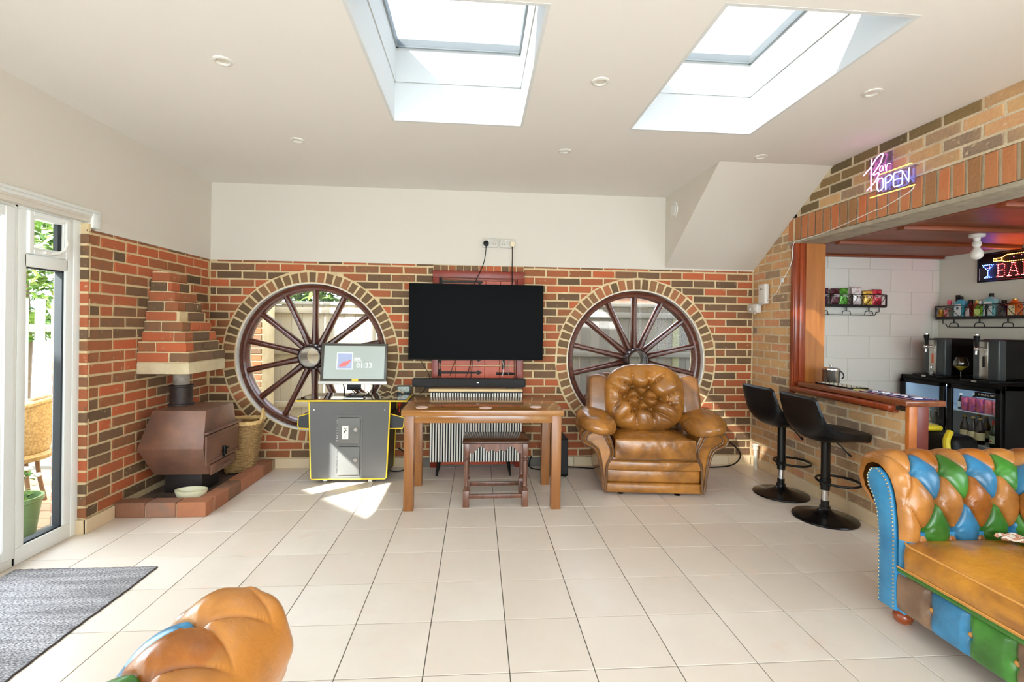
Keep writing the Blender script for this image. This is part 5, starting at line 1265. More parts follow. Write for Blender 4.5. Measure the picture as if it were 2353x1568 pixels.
for i,y in enumerate((.78,.71,.64,.57)): put(yl if i<2 else brn,(4.2+.09,3.5+y,.386),'%s beer bottle behind the left fridge door'%('first amber','second amber','brown third','brown fourth, rightmost')[i],group='bottles behind the left fridge door')
for i,y in enumerate((.40,.34)): put(brn,(4.2+.25,3.5+y,.386),('farther','nearer')[i]+' brown bottle in the back row of the right fridge door',group=gB)
M_PURP=mat('purple can',c3(150,50,140),.3,metal=.3,col2=c3(214,80,70),scale=40,contrast=2); M_PINK=mat('pink can',c3(226,130,150),.3,metal=.3,col2=c3(206,70,70),scale=36,contrast=2)
can=[(.024,0),(.030,.008),(.030,.108),(.025,.118)]
for nm,mm in (('p',M_PURP),('k',M_PINK)):
    for i in range(3):
        y=(.37,.305,.24)[i] if nm=='p' else (.175,.11,.06)[i]
        b=B(); b.lathe(can,18); me=b.mesh('drink_can',[mm],0); me.polygons.foreach_set('use_smooth',[True]*len(me.polygons)); me.set_sharp_from_angle(angle=.7)
        t=tag(obj('drink_can',me,None,loc=(4.285,3.5+y,.656)),'%s %s can on the upper fridge shelf, %s'%(('leftmost','middle','rightmost')[i],'purple' if nm=='p' else 'pink','left of the pink cans' if nm=='p' else 'by the door right edge'),'can','cans on the upper fridge shelf')
        b=B(); b.lathe([(.0001,.117),(.025,.118),(.026,.121),(.024,.122)],16); obj('can_lid',b,M_CHROME,t)
for i,y in enumerate((.44,.41)): put(sml,(4.2+.12+.09*i,3.5+y,.656),('left','right')[i]+' small bottle at the back of the upper fridge shelf',group='bottles on the upper fridge shelf')
b=B(); b.rbox(-.012,-.008,.02,.21,.80,.842,.001,1); dec=obj('door_strip',b,M_BLACK,fr)
me=text_mesh('STERLING PRO',.02,.0004); me.materials.append(M_WHITEP); me.transform(Tm(-.0125,.115,.822,rz=-PI/2,rx=0)@Matrix.Rotation(PI/2,4,'X')); obj('strip_lettering',me,None,fr,0)
# ---------------------------------------------------------------- beer machines
def machine(y,label,strip):
    t=thing('beer_dispenser',label,'beer dispenser',(4.27,y,.918),0,'black beer dispensers on the fridge')
    b=B(); b.rbox(.06,.36,-.095,.095,.03,.365,.018,3); obj('body',b,M_BLACK,t)
    b=B(); b.rbox(.0,.07,-.105,.105,.02,.36,.012,3); obj('front_housing',b,mat('slate grey housing',c3(56,62,66),.35),t)
    b=B(); b.rbox(-.008,.004,-.025,.045,.03,.345,.004); fp_=obj('steel_panel',b,M_STEEL,t)
    b=B(); b.rbox(-.012,-.006,-.004,.016,.13,.22,.002,1); obj('gauge_window',b,M_BLACK if not strip else mat('orange gauge',c3(190,90,50),.3),fp_)
    b=B(); b.tube([(.0,.02,.285),(-.03,.02,.285),(-.055,.02,.285)],.013,12); b.ell((-.06,.02,.285),(.02,.018,.02)); b.tube([(-.06,.02,.285),(-.064,.02,.235)],.008,10); tp=obj('tap',b,M_CHROME,t)
    b=B(); b.lathe([(.008,.30),(.011,.31),(.013,.34),(.02,.375),(.021,.40),(.0001,.405)],18,M=Tm(-.06,.02,0)); obj('tap_handle',b,M_BLACK,tp)
    b=B(); b.lathe([(.0205,.392),(.022,.396),(.021,.408),(.0001,.412)],18,M=Tm(-.06,.02,0)); obj('handle_cap',b,M_CHROME,tp)
    b=B(); b.rbox(-.10,.36,-.12,.12,0,.022,.005); obj('drip_tray',b,M_BLACK,t); b=B(); b.rbox(-.106,-.098,-.02,.02,.002,.02,.003); obj('tray_tab',b,M_STEEL,t)
    return t
machine(4.15,'left beer dispenser with chrome tap on the fridge, nearer the corner',1); machine(3.70,'right beer dispenser with chrome tap on the fridge, above the cans',0)
gb=thing('beer_glass','round stemmed goblet with a little beer on the fridge between the two dispensers','glass',(4.30,3.93,.918))
b=B(); b.lathe([(.035,0),(.034,.003),(.006,.008),(.0045,.07),(.012,.08),(.045,.11),(.056,.135),(.052,.16),(.036,.20),(.0345,.20),(.05,.158),(.054,.135),(.043,.112),(.010,.083),(.0001,.08)],28); obj('bowl_and_stem',b,G_CLR,gb)
b=B(); b.lathe([(.0001,.084),(.011,.085),(.042,.113),(.049,.121),(.0001,.121)],24); obj('beer',b,mat('beer',c3(220,190,70),.1),gb)
sh=thing('small_bottle','small clear bottle in front of the left beer dispenser steel panel','bottle',(4.20,4.11,.941))
b=B(); b.lathe([(.018,0),(.02,.01),(.018,.035),(.008,.055),(.009,.068)],16); obj('bottle',b,G_CLR,sh); b=B(); b.lathe([(.011,.066),(.011,.08),(.0001,.081)],12); obj('cap',b,M_CHROME,sh)
# yellow and black bag
bg_=thing('tool_bag','yellow and black bag standing on the bar room floor in front of the fridge','bag',(3.93,3.70,0))
obj('body',B().rbox(-.12,.12,-.2,.2,0,.50,.06,4,cuts=3,fn=lambda v:(v.x,v.y*(1-.25*max(0,(v.z-.3)/.25)),v.z)),M_BLACK,bg_,60)
M_YB=mat('yellow nylon',c3(232,208,40),.5)
for y in (-.14,.12): b=B(); b.tube(catmull([(-.12,y*1.2,.2),(-.16,y*1.2,.34),(-.15,y,.46),(-.09,y*.8,.53)],6),.024,8); obj('shoulder_strap',b,M_YB,bg_)
b=B(); b.rbox(-.13,.02,.04,.19,.50,.545,.02,3); obj('top_flap',b,M_YB,bg_)
# ---------------------------------------------------------------- wall baskets
M_WIRE=mat('black wire',c3(18,18,20),.4)
def wall_basket(root,L,d,h,heart_n):
    """local x along wall, y outward negative, z up"""
    def seg(p,r=.004): b=B(); b.tube(p,r,6); return b
    b=B(); b.box(0,L,-d,0,0,.004); b.rbox(0,L,-d-.002,-d+.002,-.012,.016,.001,1); obj('shelf_base',b,M_WIRE,root)
    b=B(); b.tube([(0,0,h),(0,-d,h),(L,-d,h),(L,0,h)],.0042,6); obj('top_rail',b,M_WIRE,root)
    for x in (0,L/2,L): b=B(); b.rbox(x-.009,x+.009,-d-.003,-d+.003,0,h,.001,1); obj('upright',b,M_WIRE,root)
    for k in range(heart_n):
        for s in (-1,1):
            cx=L*(k+.5)/heart_n; w=L/heart_n*.42; pts=[(cx,-d,.012),(cx+s*w*.6,-d,.05),(cx+s*w,-d,.09),(cx+s*w*.75,-d,h-.012),(cx+s*w*.3,-d,h-.02),(cx+s*w*.3,-d,.085),(cx+s*w*.5,-d,.08)]
            b=B(); b.tube(catmull(pts,4),.0026,5); obj('scroll',b,M_WIRE,root)
    b=B(); b.tube([(0,-.02,-.01),(0,-.02,-.05),(.03,-.02,-.055),(.045,-.02,-.085),(L-.045,-.02,-.085),(L-.03,-.02,-.055),(L,-.02,-.05),(L,-.02,-.01)],.004,6); obj('glass_rail',b,M_WIRE,root)
    n=max(2,int(L/.22))
    for k in range(n):
        x=(k+.5)*L/n; b=B(); b.tube([(x,-.03,0),(x,-.03,-.045)],.006,6); b.tube(catmull([(x-.045,-.03,-.082),(x-.035,-.03,-.05),(x,-.03,-.045),(x+.035,-.03,-.05),(x+.045,-.03,-.082)],4),.0035,6); obj('glass_hanger',b,M_WIRE,root)
wb1=thing('wire_shelf','black scrollwork wire shelf of snack packets on the white block wall','shelf',(3.30,YBB-.002,1.583)); wall_basket(wb1,.71,.10,.115,5)
wb2=thing('wire_shelf','black scrollwork wire shelf of spirit bottles under the LED sign','shelf',(XBR-.002,4.44,1.475),-PI/2); wall_basket(wb2,.95,.10,.12,6)
# snack packets
pk=[(3.40,c3(60,24,50),'dark purple','leftmost packet, beside the door lining',.17),(3.515,c3(74,30,40),'maroon','between the purple and green packets',.165),(3.605,c3(74,140,44),'green','third from the left on the wire shelf',.17),(3.735,c3(214,196,196),'white and red','tallest, middle of the wire shelf',.185),(3.86,c3(206,150,60),'orange','right of the white and red packet',.15),(3.952,c3(160,30,50),'crimson','rightmost on the wire shelf',.165)]
for i,(x,c,cn,wh,h) in enumerate(pk):
    t=thing('snack_packet','%s snack packet, %s'%(cn,wh),'snack packet',(x,YBB-.055,1.588),random.uniform(-.15,.15),'snack packets on the wire shelf')
    b=B(); P=[]
    for iz in range(13):
        z=h*iz/12; th=.022*math.sin(PI*min(1,max(0,(iz-.6)/10.8)))+.0012
        P.append([(.049*(1-.04*math.sin(PI*iz/12))*math.cos(a),th*math.sin(a),z) for a in [2*PI*k/20 for k in range(20)]])
    b.grid(P,closed_v=True); obj('foil_bag',b,mat('foil '+cn,c,.3,metal=.2,col2=tuple(min(1,v*2.2+.05) for v in c[:3])+(1,),scale=34,contrast=2.5),t,70)
    b=B(); b.rbox(-.047,.047,-.002,.002,h-.016,h+.002,.0008,1); obj('crimped_top',b,mat('foil top '+cn,tuple(v*.7 for v in c[:3])+(1,),.35,metal=.3),t)
    b=B(); b.rbox(-.03,.03,-.0255,-.02,h*.5,h*.5+.03,.001,1); obj('printed_panel',b,mat('packet print '+cn,tuple(min(1,.4+v) for v in c[:3])+(1,),.4),t)
# spirit bottles: y positions along the right wall
def squareb(name,label,y,w,hb,hn,body,lab,cap,capc,labc=None,d=.035,x=XBR-.055):
    t=thing(name,label,'bottle',(x,y,1.481),0,'spirit bottles on the wire shelf')
    b=B(); w2=w/2; L=[(w2,d,0),(w2,d,hb),(w2*.75,d*.75,hb+.022),(.016,.016,hb+.04),(.014,.014,hn)]
    P=[]
    for a,c,z in L: 
        row=[]
        for k in range(24):
            an=2*PI*k/24; cc,ss=math.cos(an),math.sin(an); q=.45 if z<=hb else .75 if z<hb+.03 else 1
            row.append((c*math.copysign(abs(cc)**q,cc),a*math.copysign(abs(ss)**q,ss),z))
        P.append(row)
    b.grid(P,closed_v=True); b.add(P[0],[tuple(range(24))]); b.add(P[-1],[tuple(range(24))]); obj('glass_body',b,body,t,40)
    if lab: b=B(); b.rbox(-d-.0025,-d+.002,-w2*.62,w2*.62,hb*.12,hb*.95,.002,1); lo=obj('label',b,lab,t)
    if labc: b=B(); b.lathe([(.0001,0),(.011,0),(.0001,.002)],16,M=Tm(-d-.003,0,hb*.68,ry=-PI/2)); obj('emblem',b,labc,lo)
    b=B(); b.lathe([(.0165,hn-.004),(.0175,hn),(.017,hn+cap),(.0001,hn+cap+.001)],18); obj('cap',b,capc,t)
    return t
M_SAPH=mat('sapphire blue glass',c3(40,140,160),.08,coat=.6,col2=c3(70,170,190),scale=10); M_SAPP=mat('pale blue glass',c3(110,180,190),.08,coat=.6); L_W=mat('white label',c3(226,232,234),.5); M_RUBYE=mat('blue emblem',c3(50,130,170),.4)
M_PNK=mat('pink cap',c3(214,60,90),.35)
squareb('spirit_bottle','clear bottle with pink cap, left end of the spirit shelf',4.345,.075,.085,.135,G_CLR,mat('red white label',c3(220,170,170),.5,col2=c3(190,40,50),scale=30,contrast=2),.035,M_PNK)
squareb('spirit_bottle','tall bottle with long black capsule behind the left blue bottle',4.293,.04,.10,.16,mat('black glass',c3(18,18,18),.1,coat=.5),None,.06,M_BLACK,x=XBR-.024,d=.018)
squareb('spirit_bottle','left square blue glass bottle with white label and black pourer',4.235,.10,.135,.175,M_SAPH,L_W,.028,M_BLACK,M_RUBYE)
squareb('spirit_bottle','slim bottle with black cap right of the left blue bottle',4.145,.05,.09,.135,mat('wine dark glass',c3(90,30,40),.1,coat=.5),mat('silver label',c3(190,180,180),.3,metal=.3),.03,M_BLACK)
squareb('spirit_bottle','amber bottle with gold cap at the back, centre of the shelf',4.105,.045,.10,.13,mat('amber spirit',c3(190,90,30),.1,coat=.5),None,.03,mat('gold cap',c3(190,160,90)),x=XBR-.034,d=.025)
squareb('spirit_bottle','bright green bottle between the two blue glass bottles',4.055,.075,.08,.125,mat('lime green liquor',c3(140,190,50),.1,coat=.5,col2=c3(90,150,30),scale=30),mat('green label',c3(190,214,120),.5),.026,M_SILV,x=XBR-.058)
squareb('spirit_bottle','right square pale blue bottle with white label, below the LED sign',3.965,.11,.145,.185,M_SAPP,L_W,.03,M_BLACK,M_RUBYE)
squareb('spirit_bottle','dark purple bottle with skull like silver label and black stopper',3.86,.08,.085,.13,mat('purple black glass',c3(34,20,44),.1,coat=.5),mat('grey skull label',c3(96,92,86),.5,col2=c3(40,38,38),scale=60,contrast=2),.018,M_BLACK)
squareb('spirit_bottle','amber whisky bottle with cream label at the right picture edge',3.775,.085,.105,.135,mat('amber spirit',c3(190,90,30)),L_CRM,.022,mat('gold cap',c3(190,160,90)))
squareb('spirit_bottle','tiny gold bottle at the far left behind the shelf upright',4.405,.035,.05,.07,mat('gold bottle',c3(214,150,60),.2,metal=.4),None,.012,mat('gold cap',c3(190,160,90)),d=.018,x=XBR-.08)
# ---------------------------------------------------------------- LED bar sign on the right wall (local x along -Y)
ls=thing('led_sign','black LED sign with orange bottle, blue cocktail glass and red word BAR','sign',(XBR-.004,4.113,1.805),-PI/2)
b=B(); b.rbox(0,.60,-.022,0,0,.262,.003); obj('panel',b,mat('sign black',c3(10,8,10),.4),ls)
b=B()
for q in ((0,.6,0,.012),(0,.6,.25,.262),(0,.012,0,.262),(.588,.6,0,.262)): b.rbox(q[0],q[1],-.028,-.02,q[2],q[3],.002,1)
obj('frame',b,M_BLACK,ls); b=B(); b.box(.016,.021,-.0235,-.022,.02,.13); obj('switch_strip',b,M_WHITEP,ls,0)
def dots(name,pts,col,st):
    b=B()
    for x,z in pts: b.ell((x,-.0235,z),(.0023,.003,.0023),8,5)
    o=obj(name,b,mat('led '+name,col,.4,emit=col,estr=st),ls); o['kind']='stuff'
def line(a,c,n): return [(a[0]+(c[0]-a[0])*i/n,a[1]+(c[1]-a[1])*i/n) for i in range(n+1)]
dots('blue_leds',line((.045,.155),(.135,.155),6)+line((.052,.142),(.085,.108),3)+line((.128,.142),(.095,.108),3)+line((.09,.10),(.09,.055),4)+line((.06,.038),(.12,.038),4)+[(.078,.048),(.102,.048)],(.05,.14,1,1),80)
LB=line((.165,.15),(.215,.15),4)+line((.165,.038),(.215,.038),4)+line((.176,.05),(.176,.14),6)+line((.185,.096),(.213,.096),3)+line((.228,.14),(.228,.11),2)+line((.228,.084),(.228,.05),2)
LA=line((.252,.038),(.28,.038),3)+line((.316,.038),(.344,.038),3)+line((.264,.05),(.292,.15),7)+line((.334,.05),(.304,.15),7)+line((.28,.078),(.318,.078),3)+line((.285,.15),(.31,.15),2)
LR=line((.37,.15),(.42,.15),4)+line((.382,.038),(.382,.14),7)+line((.365,.038),(.398,.038),3)+line((.432,.14),(.432,.108),2)+line((.39,.096),(.425,.096),3)+line((.41,.085),(.436,.045),4)+line((.43,.038),(.45,.038),2)
dots('red_leds',LB+LA+LR,(1,.03,.03,1),80)
dots('orange_leds',line((.14,.205),(.20,.205),6)+line((.14,.180),(.20,.180),6)+[(.138,.192),(.15,.192),(.162,.192),(.206,.193)]+line((.205,.207),(.24,.226),3)+line((.25,.228),(.55,.228),22)+line((.205,.178),(.23,.168),2)+line((.24,.166),(.55,.166),22)+line((.557,.22),(.557,.174),4),(1,.32,.04,1),45)
dots('pink_leds',[(.09,.125),(.105,.135),(.30,.2),(.36,.21),(.45,.19)],(1,.1,.35,1),18)
# ---------------------------------------------------------------- bulb
lb=thing('ceiling_bulb','white batten bulb holder with globe bulb on the wooden bar ceiling','lamp',(3.815,3.38,1.90))
b=B(); b.lathe([(.05,.195),(.05,.178),(.046,.172),(.022,.168),(.02,.14),(.026,.135),(.03,.115),(.018,.095)],28); obj('holder',b,M_WHITEP,lb); b=B(); b.lathe([(.016,.1),(.02,.09),(.036,.065),(.041,.042),(.036,.02),(.02,.004),(.0001,0)],28); obj('bulb',b,mat('opal bulb',c3(236,232,222),.25),lb)
# ---------------------------------------------------------------- neon sign
ne=thing('neon_sign','pink Bar and blue OPEN neon sign with yellow lines on the brick above the bar','sign',(2.66,0,0))
NEON={'pink_tube':[[(3.047,2.512),(3.052,2.461),(3.051,2.294)],[(3.117,2.418),(3.052,2.461),(3.012,2.503),(2.969,2.519),(2.961,2.506),(2.98,2.458),(3.011,2.427),(3.035,2.403),(3.023,2.396),(2.995,2.401),(2.991,2.387),(3.022,2.346),(3.088,2.305)],[(2.958,2.433),(2.974,2.438),(2.984,2.423),(2.979,2.406),(2.967,2.405),(2.958,2.43),(2.955,2.401)],[(2.941,2.437),(2.932,2.391),(2.931,2.416),(2.92,2.435),(2.902,2.431)]],
'blue_tube':[[(3.001,2.34),(2.99,2.358),(2.966,2.358),(2.955,2.342),(2.953,2.295),(2.965,2.279),(2.988,2.276),(3.0,2.293),(3.001,2.34)],[(2.935,2.272),(2.938,2.353),(2.918,2.358),(2.898,2.357),(2.889,2.342),(2.894,2.321),(2.918,2.313),(2.935,2.313)],[(2.82,2.269),(2.868,2.269),(2.876,2.279),(2.877,2.351),(2.868,2.359),(2.821,2.357)],[(2.872,2.314),(2.821,2.313)],[(2.812,2.269),(2.812,2.355),(2.768,2.272),(2.766,2.359)]],
'yellow_tube':[[(2.982,2.384),(2.746,2.381)],[(3.058,2.249),(2.726,2.241)]]}
NC={'pink_tube':((1,.30,.72,1),3.2),'blue_tube':((.35,.45,1,1),3.6),'yellow_tube':((1,.72,.12,1),1.9)}
for k,ps in NEON.items():
    for p_ in ps:
        b=B(); q=[Vector((0,a_,c_)) for a_,c_ in p_]; b.tube(catmull(q,4) if (k=='pink_tube') else q,.0028 if (k=='pink_tube' and len(ps)>2 and p_[0][0]<2.96) else .0038,8); obj(k,b,mat('neon '+k,NC[k][0],.3,emit=NC[k][0],estr=NC[k][1]),ne)
b=B(); b.box(.014,.018,2.735,3.01,2.255,2.372); b.box(.014,.018,2.90,3.09,2.38,2.52); obj('acrylic_backing',b,glass_mat('tinted acrylic',(.72,.66,.95,1),extra=.06),ne,0)
for y,z in ((2.75,2.37),(3.0,2.26),(2.93,2.5)): b=B(); b.cyl((.018,y,z),(.047,y,z),.004,seg=8); obj('standoff',b,M_CHROME,ne)
cab=[(2.765,2.250),(2.765,2.235),(2.802,2.214),(2.915,2.183),(3.006,2.162),(3.049,2.174-.01),(3.252,2.136),(3.508,2.105),(3.807,2.095),(3.884,2.080),(3.904,1.935),(3.959,1.847),(4.04,1.76),(4.118,1.668),(4.245,1.605),(4.33,1.575)]
cable('neon_cable',[(2.69,y,z) for y,z in cab],.0032,M_WHITEP,'thin white cable running from the neon sign along the lintel to the white socket')
b=B(); b.rbox(2.68,2.702,4.02,4.045,1.76,1.80,.004,M=None); tag(obj('inline_switch',b,M_WHITEP),'small white inline switch on the neon sign cable beside the door lining','switch')
hc=thing('wall_heater_control','white rectangular control box with a scribbled mark on the brick pier','control box',(2.712,4.30,1.58))
b=B(); b.rbox(-.045,0,-.055,.055,0,.19,.012,3); obj('case',b,M_WHITEP,hc); b=B(); b.tube([(-.046,.02,.14),(-.046,-.0,.155),(-.046,.01,.13),(-.046,-.02,.14)],.0018,5); obj('scribble',b,M_BLACK,hc)
ws_=thing('surface_socket','white surface mounted socket box in the corner below the control box','socket',(2.712,4.44,1.50))
b=B(); b.rbox(-.05,0,-.075,.075,0,.085,.008,2); obj('box',b,M_WHITEP,ws_); b=B(); b.rbox(-.056,-.05,-.06,.0,.02,.065,.003); b.rbox(-.06,-.05,.02,.05,.025,.05,.003); obj('plug_top',b,M_WHITEP,ws_); b=B(); b.tube([(-.045,-.05,0),(-.05,-.045,-.012),(-.045,-.03,-.0)],.003,6); obj('cable_loop',b,M_WHITEP,ws_)
pp=thing('waste_pipe','short white waste pipe with open socket standing at the brick pier foot','pipe',(2.675,4.37,0))
b=B(); b.cyl((0,0,0),(0,0,.19),.017,seg=18); obj('pipe',b,mat('old white pipe',c3(226,222,206),.4),pp); b=B(); b.lathe([(.017,.185),(.024,.19),(.025,.225),(.03,.228),(.03,.238),(.022,.238),(.02,.2)],20); obj('socket_collar',b,mat('old white pipe',c3(226,222,206)),pp)
# ---------------------------------------------------------------- downlights, vent
dlm=None
for x,y,l in ((-1.256,2.415,'left front'),(-1.267,3.411,'left rear'),(.619,2.427,'centre front, between the skylights'),(.615,3.411,'centre rear, near the back wall'),(2.088,2.395,'right front, near the neon sign'),(2.067,3.365,'right rear, above the sloped boxing')):
    if dlm is None:
        b=B(); b.lathe([(.045,0),(.044,-.005),(.034,-.008),(.028,-.004),(.026,.004)],32); r_=thing('downlight','x','downlight',(x,y,ZC),0,'recessed ceiling downlights'); obj('ring',b,M_WHITEP,r_); b=B(); b.lathe([(.0001,-.002),(.026,-.001),(.027,.003)],24); obj('lens',b,mat('downlight lens',c3(226,222,210),.2,coat=.5),r_); dlm=r_
    else: r_=dup(dlm,(x,y,ZC))
    r_['label']='white round recessed ceiling downlight, '+l
vt=thing('wall_vent','round white extractor vent on the side of the sloped boxing','vent',(1.82,4.311,2.444))
b=B(); b.lathe([(.0001,.02),(.052,.018),(.056,.010),(.05,.006)],32,M=Matrix.Rotation(-PI/2,4,'Y')); obj('disc',b,M_WHITEP,vt); b=B(); b.lathe([(.075,0),(.074,.007),(.06,.01),(.056,.004)],32,M=Matrix.Rotation(-PI/2,4,'Y')); obj('rim',b,M_WHITEP,vt)
# ---------------------------------------------------------------- outside
random.seed(5)
M_FENCE=ramp_mat('weathered fence board',[(0,c3(128,126,124)),(.5,c3(150,147,142)),(1,c3(138,135,132))],rough=.9,nscale=6,mott=.5,bump=.3)
M_FENCEW=ramp_mat('sunlit pale fence board',[(0,c3(176,168,152)),(.5,c3(194,186,170)),(1,c3(184,176,160))],rough=.9,nscale=6,mott=.5,bump=.3)  # pale boards, colour lightened further to stand for sunlight on them
gd=B(); gd.box(-9,9,YB+.33,14,-.2,-.06); gd.box(-12,XD-.3,-6,14,-.22,-.12); struct('ground',gd,mat('pale paving',c3(150,146,136),.9,col2=c3(130,124,114),scale=3))
def fence(name,label,x0,x1,y,ztop,m,rails=(.35,1.0,1.5)):
    t=thing(name,label,'fence',(0,y,-.06)); x=x0;me={}
    while x<x1:
        w=.1245; b=B(); b.rbox(0,w,-.008,.008,.02,ztop-.03+random.uniform(-.006,.006)+.06,.003,1); o=obj('fence_board',b,m,t); o.location=(x,random.uniform(-.006,.006),0); x+=w+.0025
    for z in rails: b=B(); b.rbox(x0,x1,-.045,-.01,z+.06-.035,z+.06+.035,.004); obj('rail',b,m,t)
    b=B(); b.rbox(x0,x1,-.04,.03,ztop+.03,ztop+.07,.004); obj('capping',b,mat('pale capping',c3(178,176,170),.8),t)
    k=x0+.3
    while k<x1: b=B(); b.rbox(k,k+.09,-.02,.08,0,ztop+.07,.004); obj('post',b,mat('greenish post',c3(150,150,122),.9),t); k+=1.8
    return t
fence('timber_fence','weathered pale board fence seen through the left round window',-2.9,.35,6.0,1.60,M_FENCEW)
fence('timber_fence','grey board fence seen through the right round window',.42,4.2,6.0,1.64,M_FENCE)
pr_=thing('brick_pier','red brick pier outside behind the left round window, left side','pier',(-2.55,5.55,-.06))
b=B(); b.box(-.22,.125,.008,.33,0,2.3); obj('mortar_core',b,M_MORT,pr_,0)
z=0;r=0
while z<2.25:
    xs_=[-.225,-.0,.13] if r%2 else [-.225,-.11,.13]
    for i in range(2): bb=B(); bb.rbox(xs_[i],xs_[i+1]-.011,-.0,.1,z,z+.064,.004,1); obj('brick',bb,M_BRICK,pr_,0)
    z+=.075;r+=1
dp=B(); dp.tube([(-2.62,5.35,-.06),(-2.62,5.35,2.4)],.035,14); tag(obj('downpipe',dp,M_WHITEP),'white downpipe beside the outdoor brick pier, seen through the left round window','downpipe')
# neighbouring house beyond the right fence
nh=thing('neighbour_house','pale brick house wall and tiled roof above the fence, beyond the right round window','house',(0,11,-.06))
b=B(); b.box(-.5,6,0,3,0,2.5); obj('wall',b,mat('pale far brick',c3(140,104,84),.9,col2=c3(120,84,66),scale=9),nh,0)
b=B(); b.prism([(-.3,2.4),(-.3,2.5),(1.6,4.1),(3.3,2.5),(3.3,2.4)],-.7,6.2,'X'); obj('roof',b,mat('far roof tile',c3(176,130,104),.9,col2=c3(150,104,84),scale=14),nh,0)
# foliage
M_LEAF=ramp_mat('leaf green',[(0,c3(56,84,30)),(.4,c3(84,116,42)),(.75,c3(116,146,58)),(1,c3(156,170,88))],rough=.6,nscale=5,mott=.4,bump=0)
def shrub(name,label,c,r,n,ls=.05,seed=1,cat='shrub'):
    random.seed(seed); t=thing(name,label,cat,(c[0],c[1],-.06)); b=B()
    for i in range(n):
        d=Vector((random.gauss(0,1),random.gauss(0,1),random.gauss(0,1))).normalized()*random.uniform(.55,1)**.6
        p=Vector((d.x*r[0],d.y*r[1],c[2]+d.z*r[2])); s=ls*random.uniform(.6,1.3)
        M=Matrix.Translation(p)@Matrix.Rotation(random.uniform(0,6.28),4,'Z')@Matrix.Rotation(random.uniform(-1.2,1.2),4,'X')
        b.add([(-s*.45,0,0),(0,-s*.12,s*.15),(s*.45,0,0),(0,s,0.0),(0,s*.5,s*.16)],[(0,1,4),(1,2,4),(2,3,4),(3,0,4)],M)
    o=obj('foliage',b,M_LEAF,t,0,fix=False); o['kind']='stuff'
    b=B(); b.tube([(0,0,0),(.03,.02,c[2]*.5),(0,0,c[2])],[.05,.04,.02],8); obj('trunk',b,mat('bark',c3(96,76,56),.9),t); return t
shrub('garden_tree','bright green tree crown above the left fence',(-1.6,7.0,2.02),(1.3,.6,.5),2600,.11,2,'tree')
shrub('garden_shrub','sunlit green shrub outside beyond the slatted gate, through the side door pane',(-6.2,7.0,2.1),(1.6,1.0,1.0),3200,.12,3)
# deck
dk=sroot('trim_9',(0,0,-.04)); random.seed(9)
M_DECK=ramp_mat('sun bleached decking',[(0,c3(150,124,100)),(.5,c3(166,140,114)),(1,c3(142,116,92))],rough=.8,nscale=5,mott=.5,bump=.2)
for k in range(24):
    y0=1.2+k*.145; b=B(); b.rbox(-5.4,XD-.09,y0,y0+.138,-.03,0,.004,1); obj('deck_board',b,M_DECK,dk,0)
b=B(); b.box(-5.4,XD-.1,1.2,4.7,-.1,-.03); obj('deck_joists',b,M_FENCE,dk,0)
# slatted gate
gt=thing('slatted_gate','pale green vertical slatted gate across the deck, seen through the side door pane','gate',(-4.55,5.35,-.04),.55)
M_GATE=mat('pale green paint',c3(160,170,150),.7,col2=c3(140,152,132),scale=8)
for k in range(15):
    b=B(); b.rbox(-.95+k*.125,-.95+k*.125+.078,-.01,.01,.05,1.60,.004,1); obj('slat',b,M_GATE,gt)
for z in (.35,1.25): b=B(); b.rbox(-.98,1.06,.01,.04,z,z+.08,.004); obj('rail',b,M_GATE,gt)
b=B(); b.rbox(1.05,1.13,-.03,.05,0,1.7,.005); b.tube([(.9,-.03,1.0),(.98,-.05,1.0)],.012,8); obj('gate_post',b,M_GATE,gt)
# outer brick corner outside the side light
oc=thing('outer_brick_jamb','sunlit brick edge of the house outside the side door pane','brick jamb',(-2.67,3.195,-.04))
b=B(); b.box(0,.10,.004,.1,0,2.0); obj('mortar_core',b,M_MORT,oc,0)
for k in range(26): b=B(); b.rbox(-.002,.103,0,.05,.01+k*.075,.070+k*.075,.003,1); obj('brick',b,M_BRICK,oc,0)
# eaves over the patio doors
ev=B(); ev.rbox(-2.86,-2.56,-3,3.9,2.09,2.12,.004); ev.rbox(-2.88,-2.86,-3,3.9,2.07,2.25,.004); struct('trim_10',ev,mat('white soffit board',c3(236,236,232),.5))
# wicker chair
wc=thing('wicker_chair','pale wicker tub chair with pink cushion on the deck outside the patio door','garden chair',(-3.36,3.66,-.04),.5)
M_CANE=mat('pale outdoor cane',c3(176,148,106),.7,col2=c3(140,112,74),scale=60,contrast=2,bump=.4,bscale=120)
b=B(); P=[]
for i in range(31):
    a=-PI*1.25+PI*1.5*i/30+PI*.5; row=[]
    for j in range(10):
        t=j/9; R=.22+.09*t; z=.40+t*(.42*(.55+.45*math.cos((i-15)/15*1.5))); row.append((R*math.cos(a),R*math.sin(a),z))
    P.append(row)
b.grid(P); w=obj('tub_back',b,M_CANE,wc,60); w.modifiers.new('s','SOLIDIFY').thickness=.012
b=B(); b.tube([r_[-1] for r_ in P],.018,8); obj('rim',b,M_CANE,wc)
b=B(); b.lathe([(.0001,.36),(.24,.37),(.25,.40),(.23,.42),(.0001,.42)],28); obj('seat',b,M_CANE,wc)
for k in range(4):
    a=PI/4+k*PI/2; b=B(); b.tube(catmull([(.18*math.cos(a),.18*math.sin(a),.38),(.2*math.cos(a),.2*math.sin(a),.2),(.24*math.cos(a),.24*math.sin(a),0)],4),.014,8); obj('leg',b,mat('dark cane leg',c3(110,80,54),.6),wc)
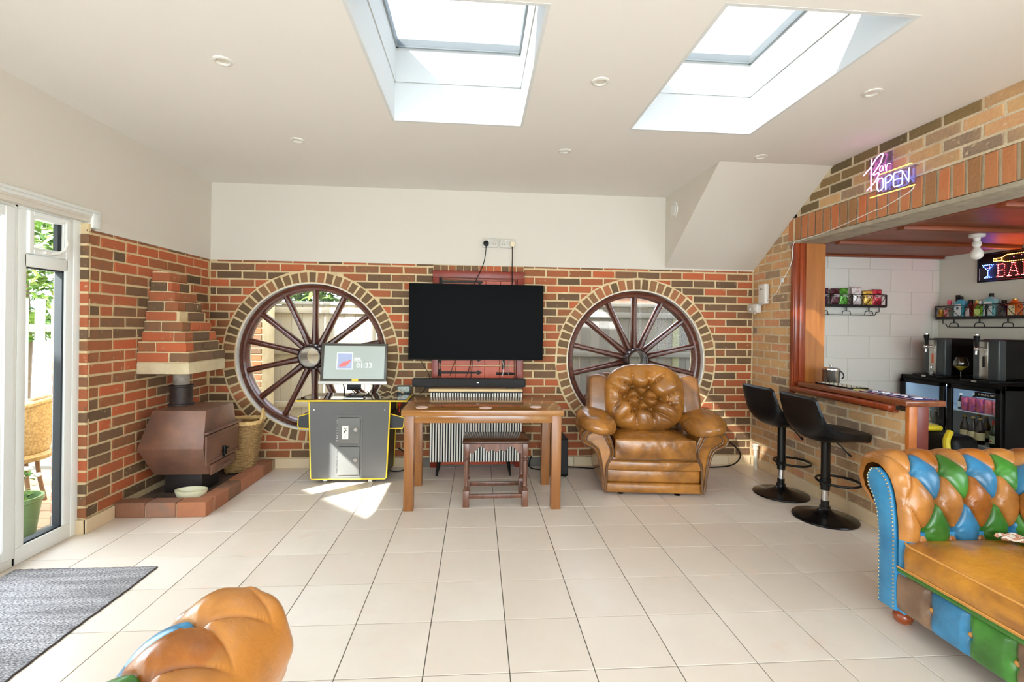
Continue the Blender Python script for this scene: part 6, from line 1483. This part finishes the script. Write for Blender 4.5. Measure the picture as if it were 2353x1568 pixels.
b=B(); b.ell((.02,-.02,.62),(.17,.10,.19),20,14,p=.8); b.ell((0,0,.46),(.21,.21,.06),20,10,p=.8); obj('pink_cushion',b,mat('pale pink fabric',c3(226,180,160),.9),wc)
fp_=thing('plant_pot','green pot with white flowers on the deck just outside the side pane','potted plant',(-2.86,3.17,-.04))
b=B(); b.lathe([(.09,0),(.095,.01),(.125,.24),(.135,.245),(.135,.27),(.12,.27),(.115,.22),(.0001,.22)],28); obj('pot',b,mat('green glazed pot',c3(110,140,92),.4),fp_)
random.seed(4); b=B()
for i in range(120):
    a=random.uniform(0,6.28); rr_=random.uniform(0,.11); z=random.uniform(.23,.42); s=.04; M=Matrix.Translation((rr_*math.cos(a),rr_*math.sin(a),z))@Matrix.Rotation(a,4,'Z')@Matrix.Rotation(random.uniform(-1,1),4,'X')
    b.add([(-s*.4,0,0),(s*.4,0,0),(0,s,.01)],[(0,1,2)],M)
o=obj('leaves',b,M_LEAF,fp_,0,fix=False); o['kind']='stuff'
for i in range(9):
    a=i*2.4; r_=.03+.01*i; b=B(); b.ell((r_*math.cos(a),r_*math.sin(a),.40+.012*(i%4)),(.022,.022,.014),10,6); obj('flower',b,M_WHITEP,fp_)
# unseen house, added and shaped so its gable shades the patio doors
nb=thing('shading_house','unseen gabled house across the patio, added to shade the patio doors','house',(-6.3,0,-.1))
b=B(); b.prism([(-11,0),(-11,4.6),(-5.2,7.82),(3.1,3.14),(3.1,0)],-3.0,0,'X'); obj('gable_wall',b,mat('rendered gable',c3(214,206,192),.9),nb,0)
for y,z in ((-3.6,1.0),(-1.6,1.0),(-3.6,3.4)): b=B(); b.rbox(-.02,.02,y,y+1.1,z,z+1.3,.01); w=obj('window',b,M_UPVC,nb); b=B(); b.box(.02,.025,y+.08,y+1.02,z+.08,z+1.22); obj('pane',b,mat('dark pane',c3(60,70,80),.1),w,0)
for o in bpy.data.objects:
    if o.type=='MESH' and o.parent is None and 'kind' not in o and 'label' not in o: print('UNTAGGED',o.name)
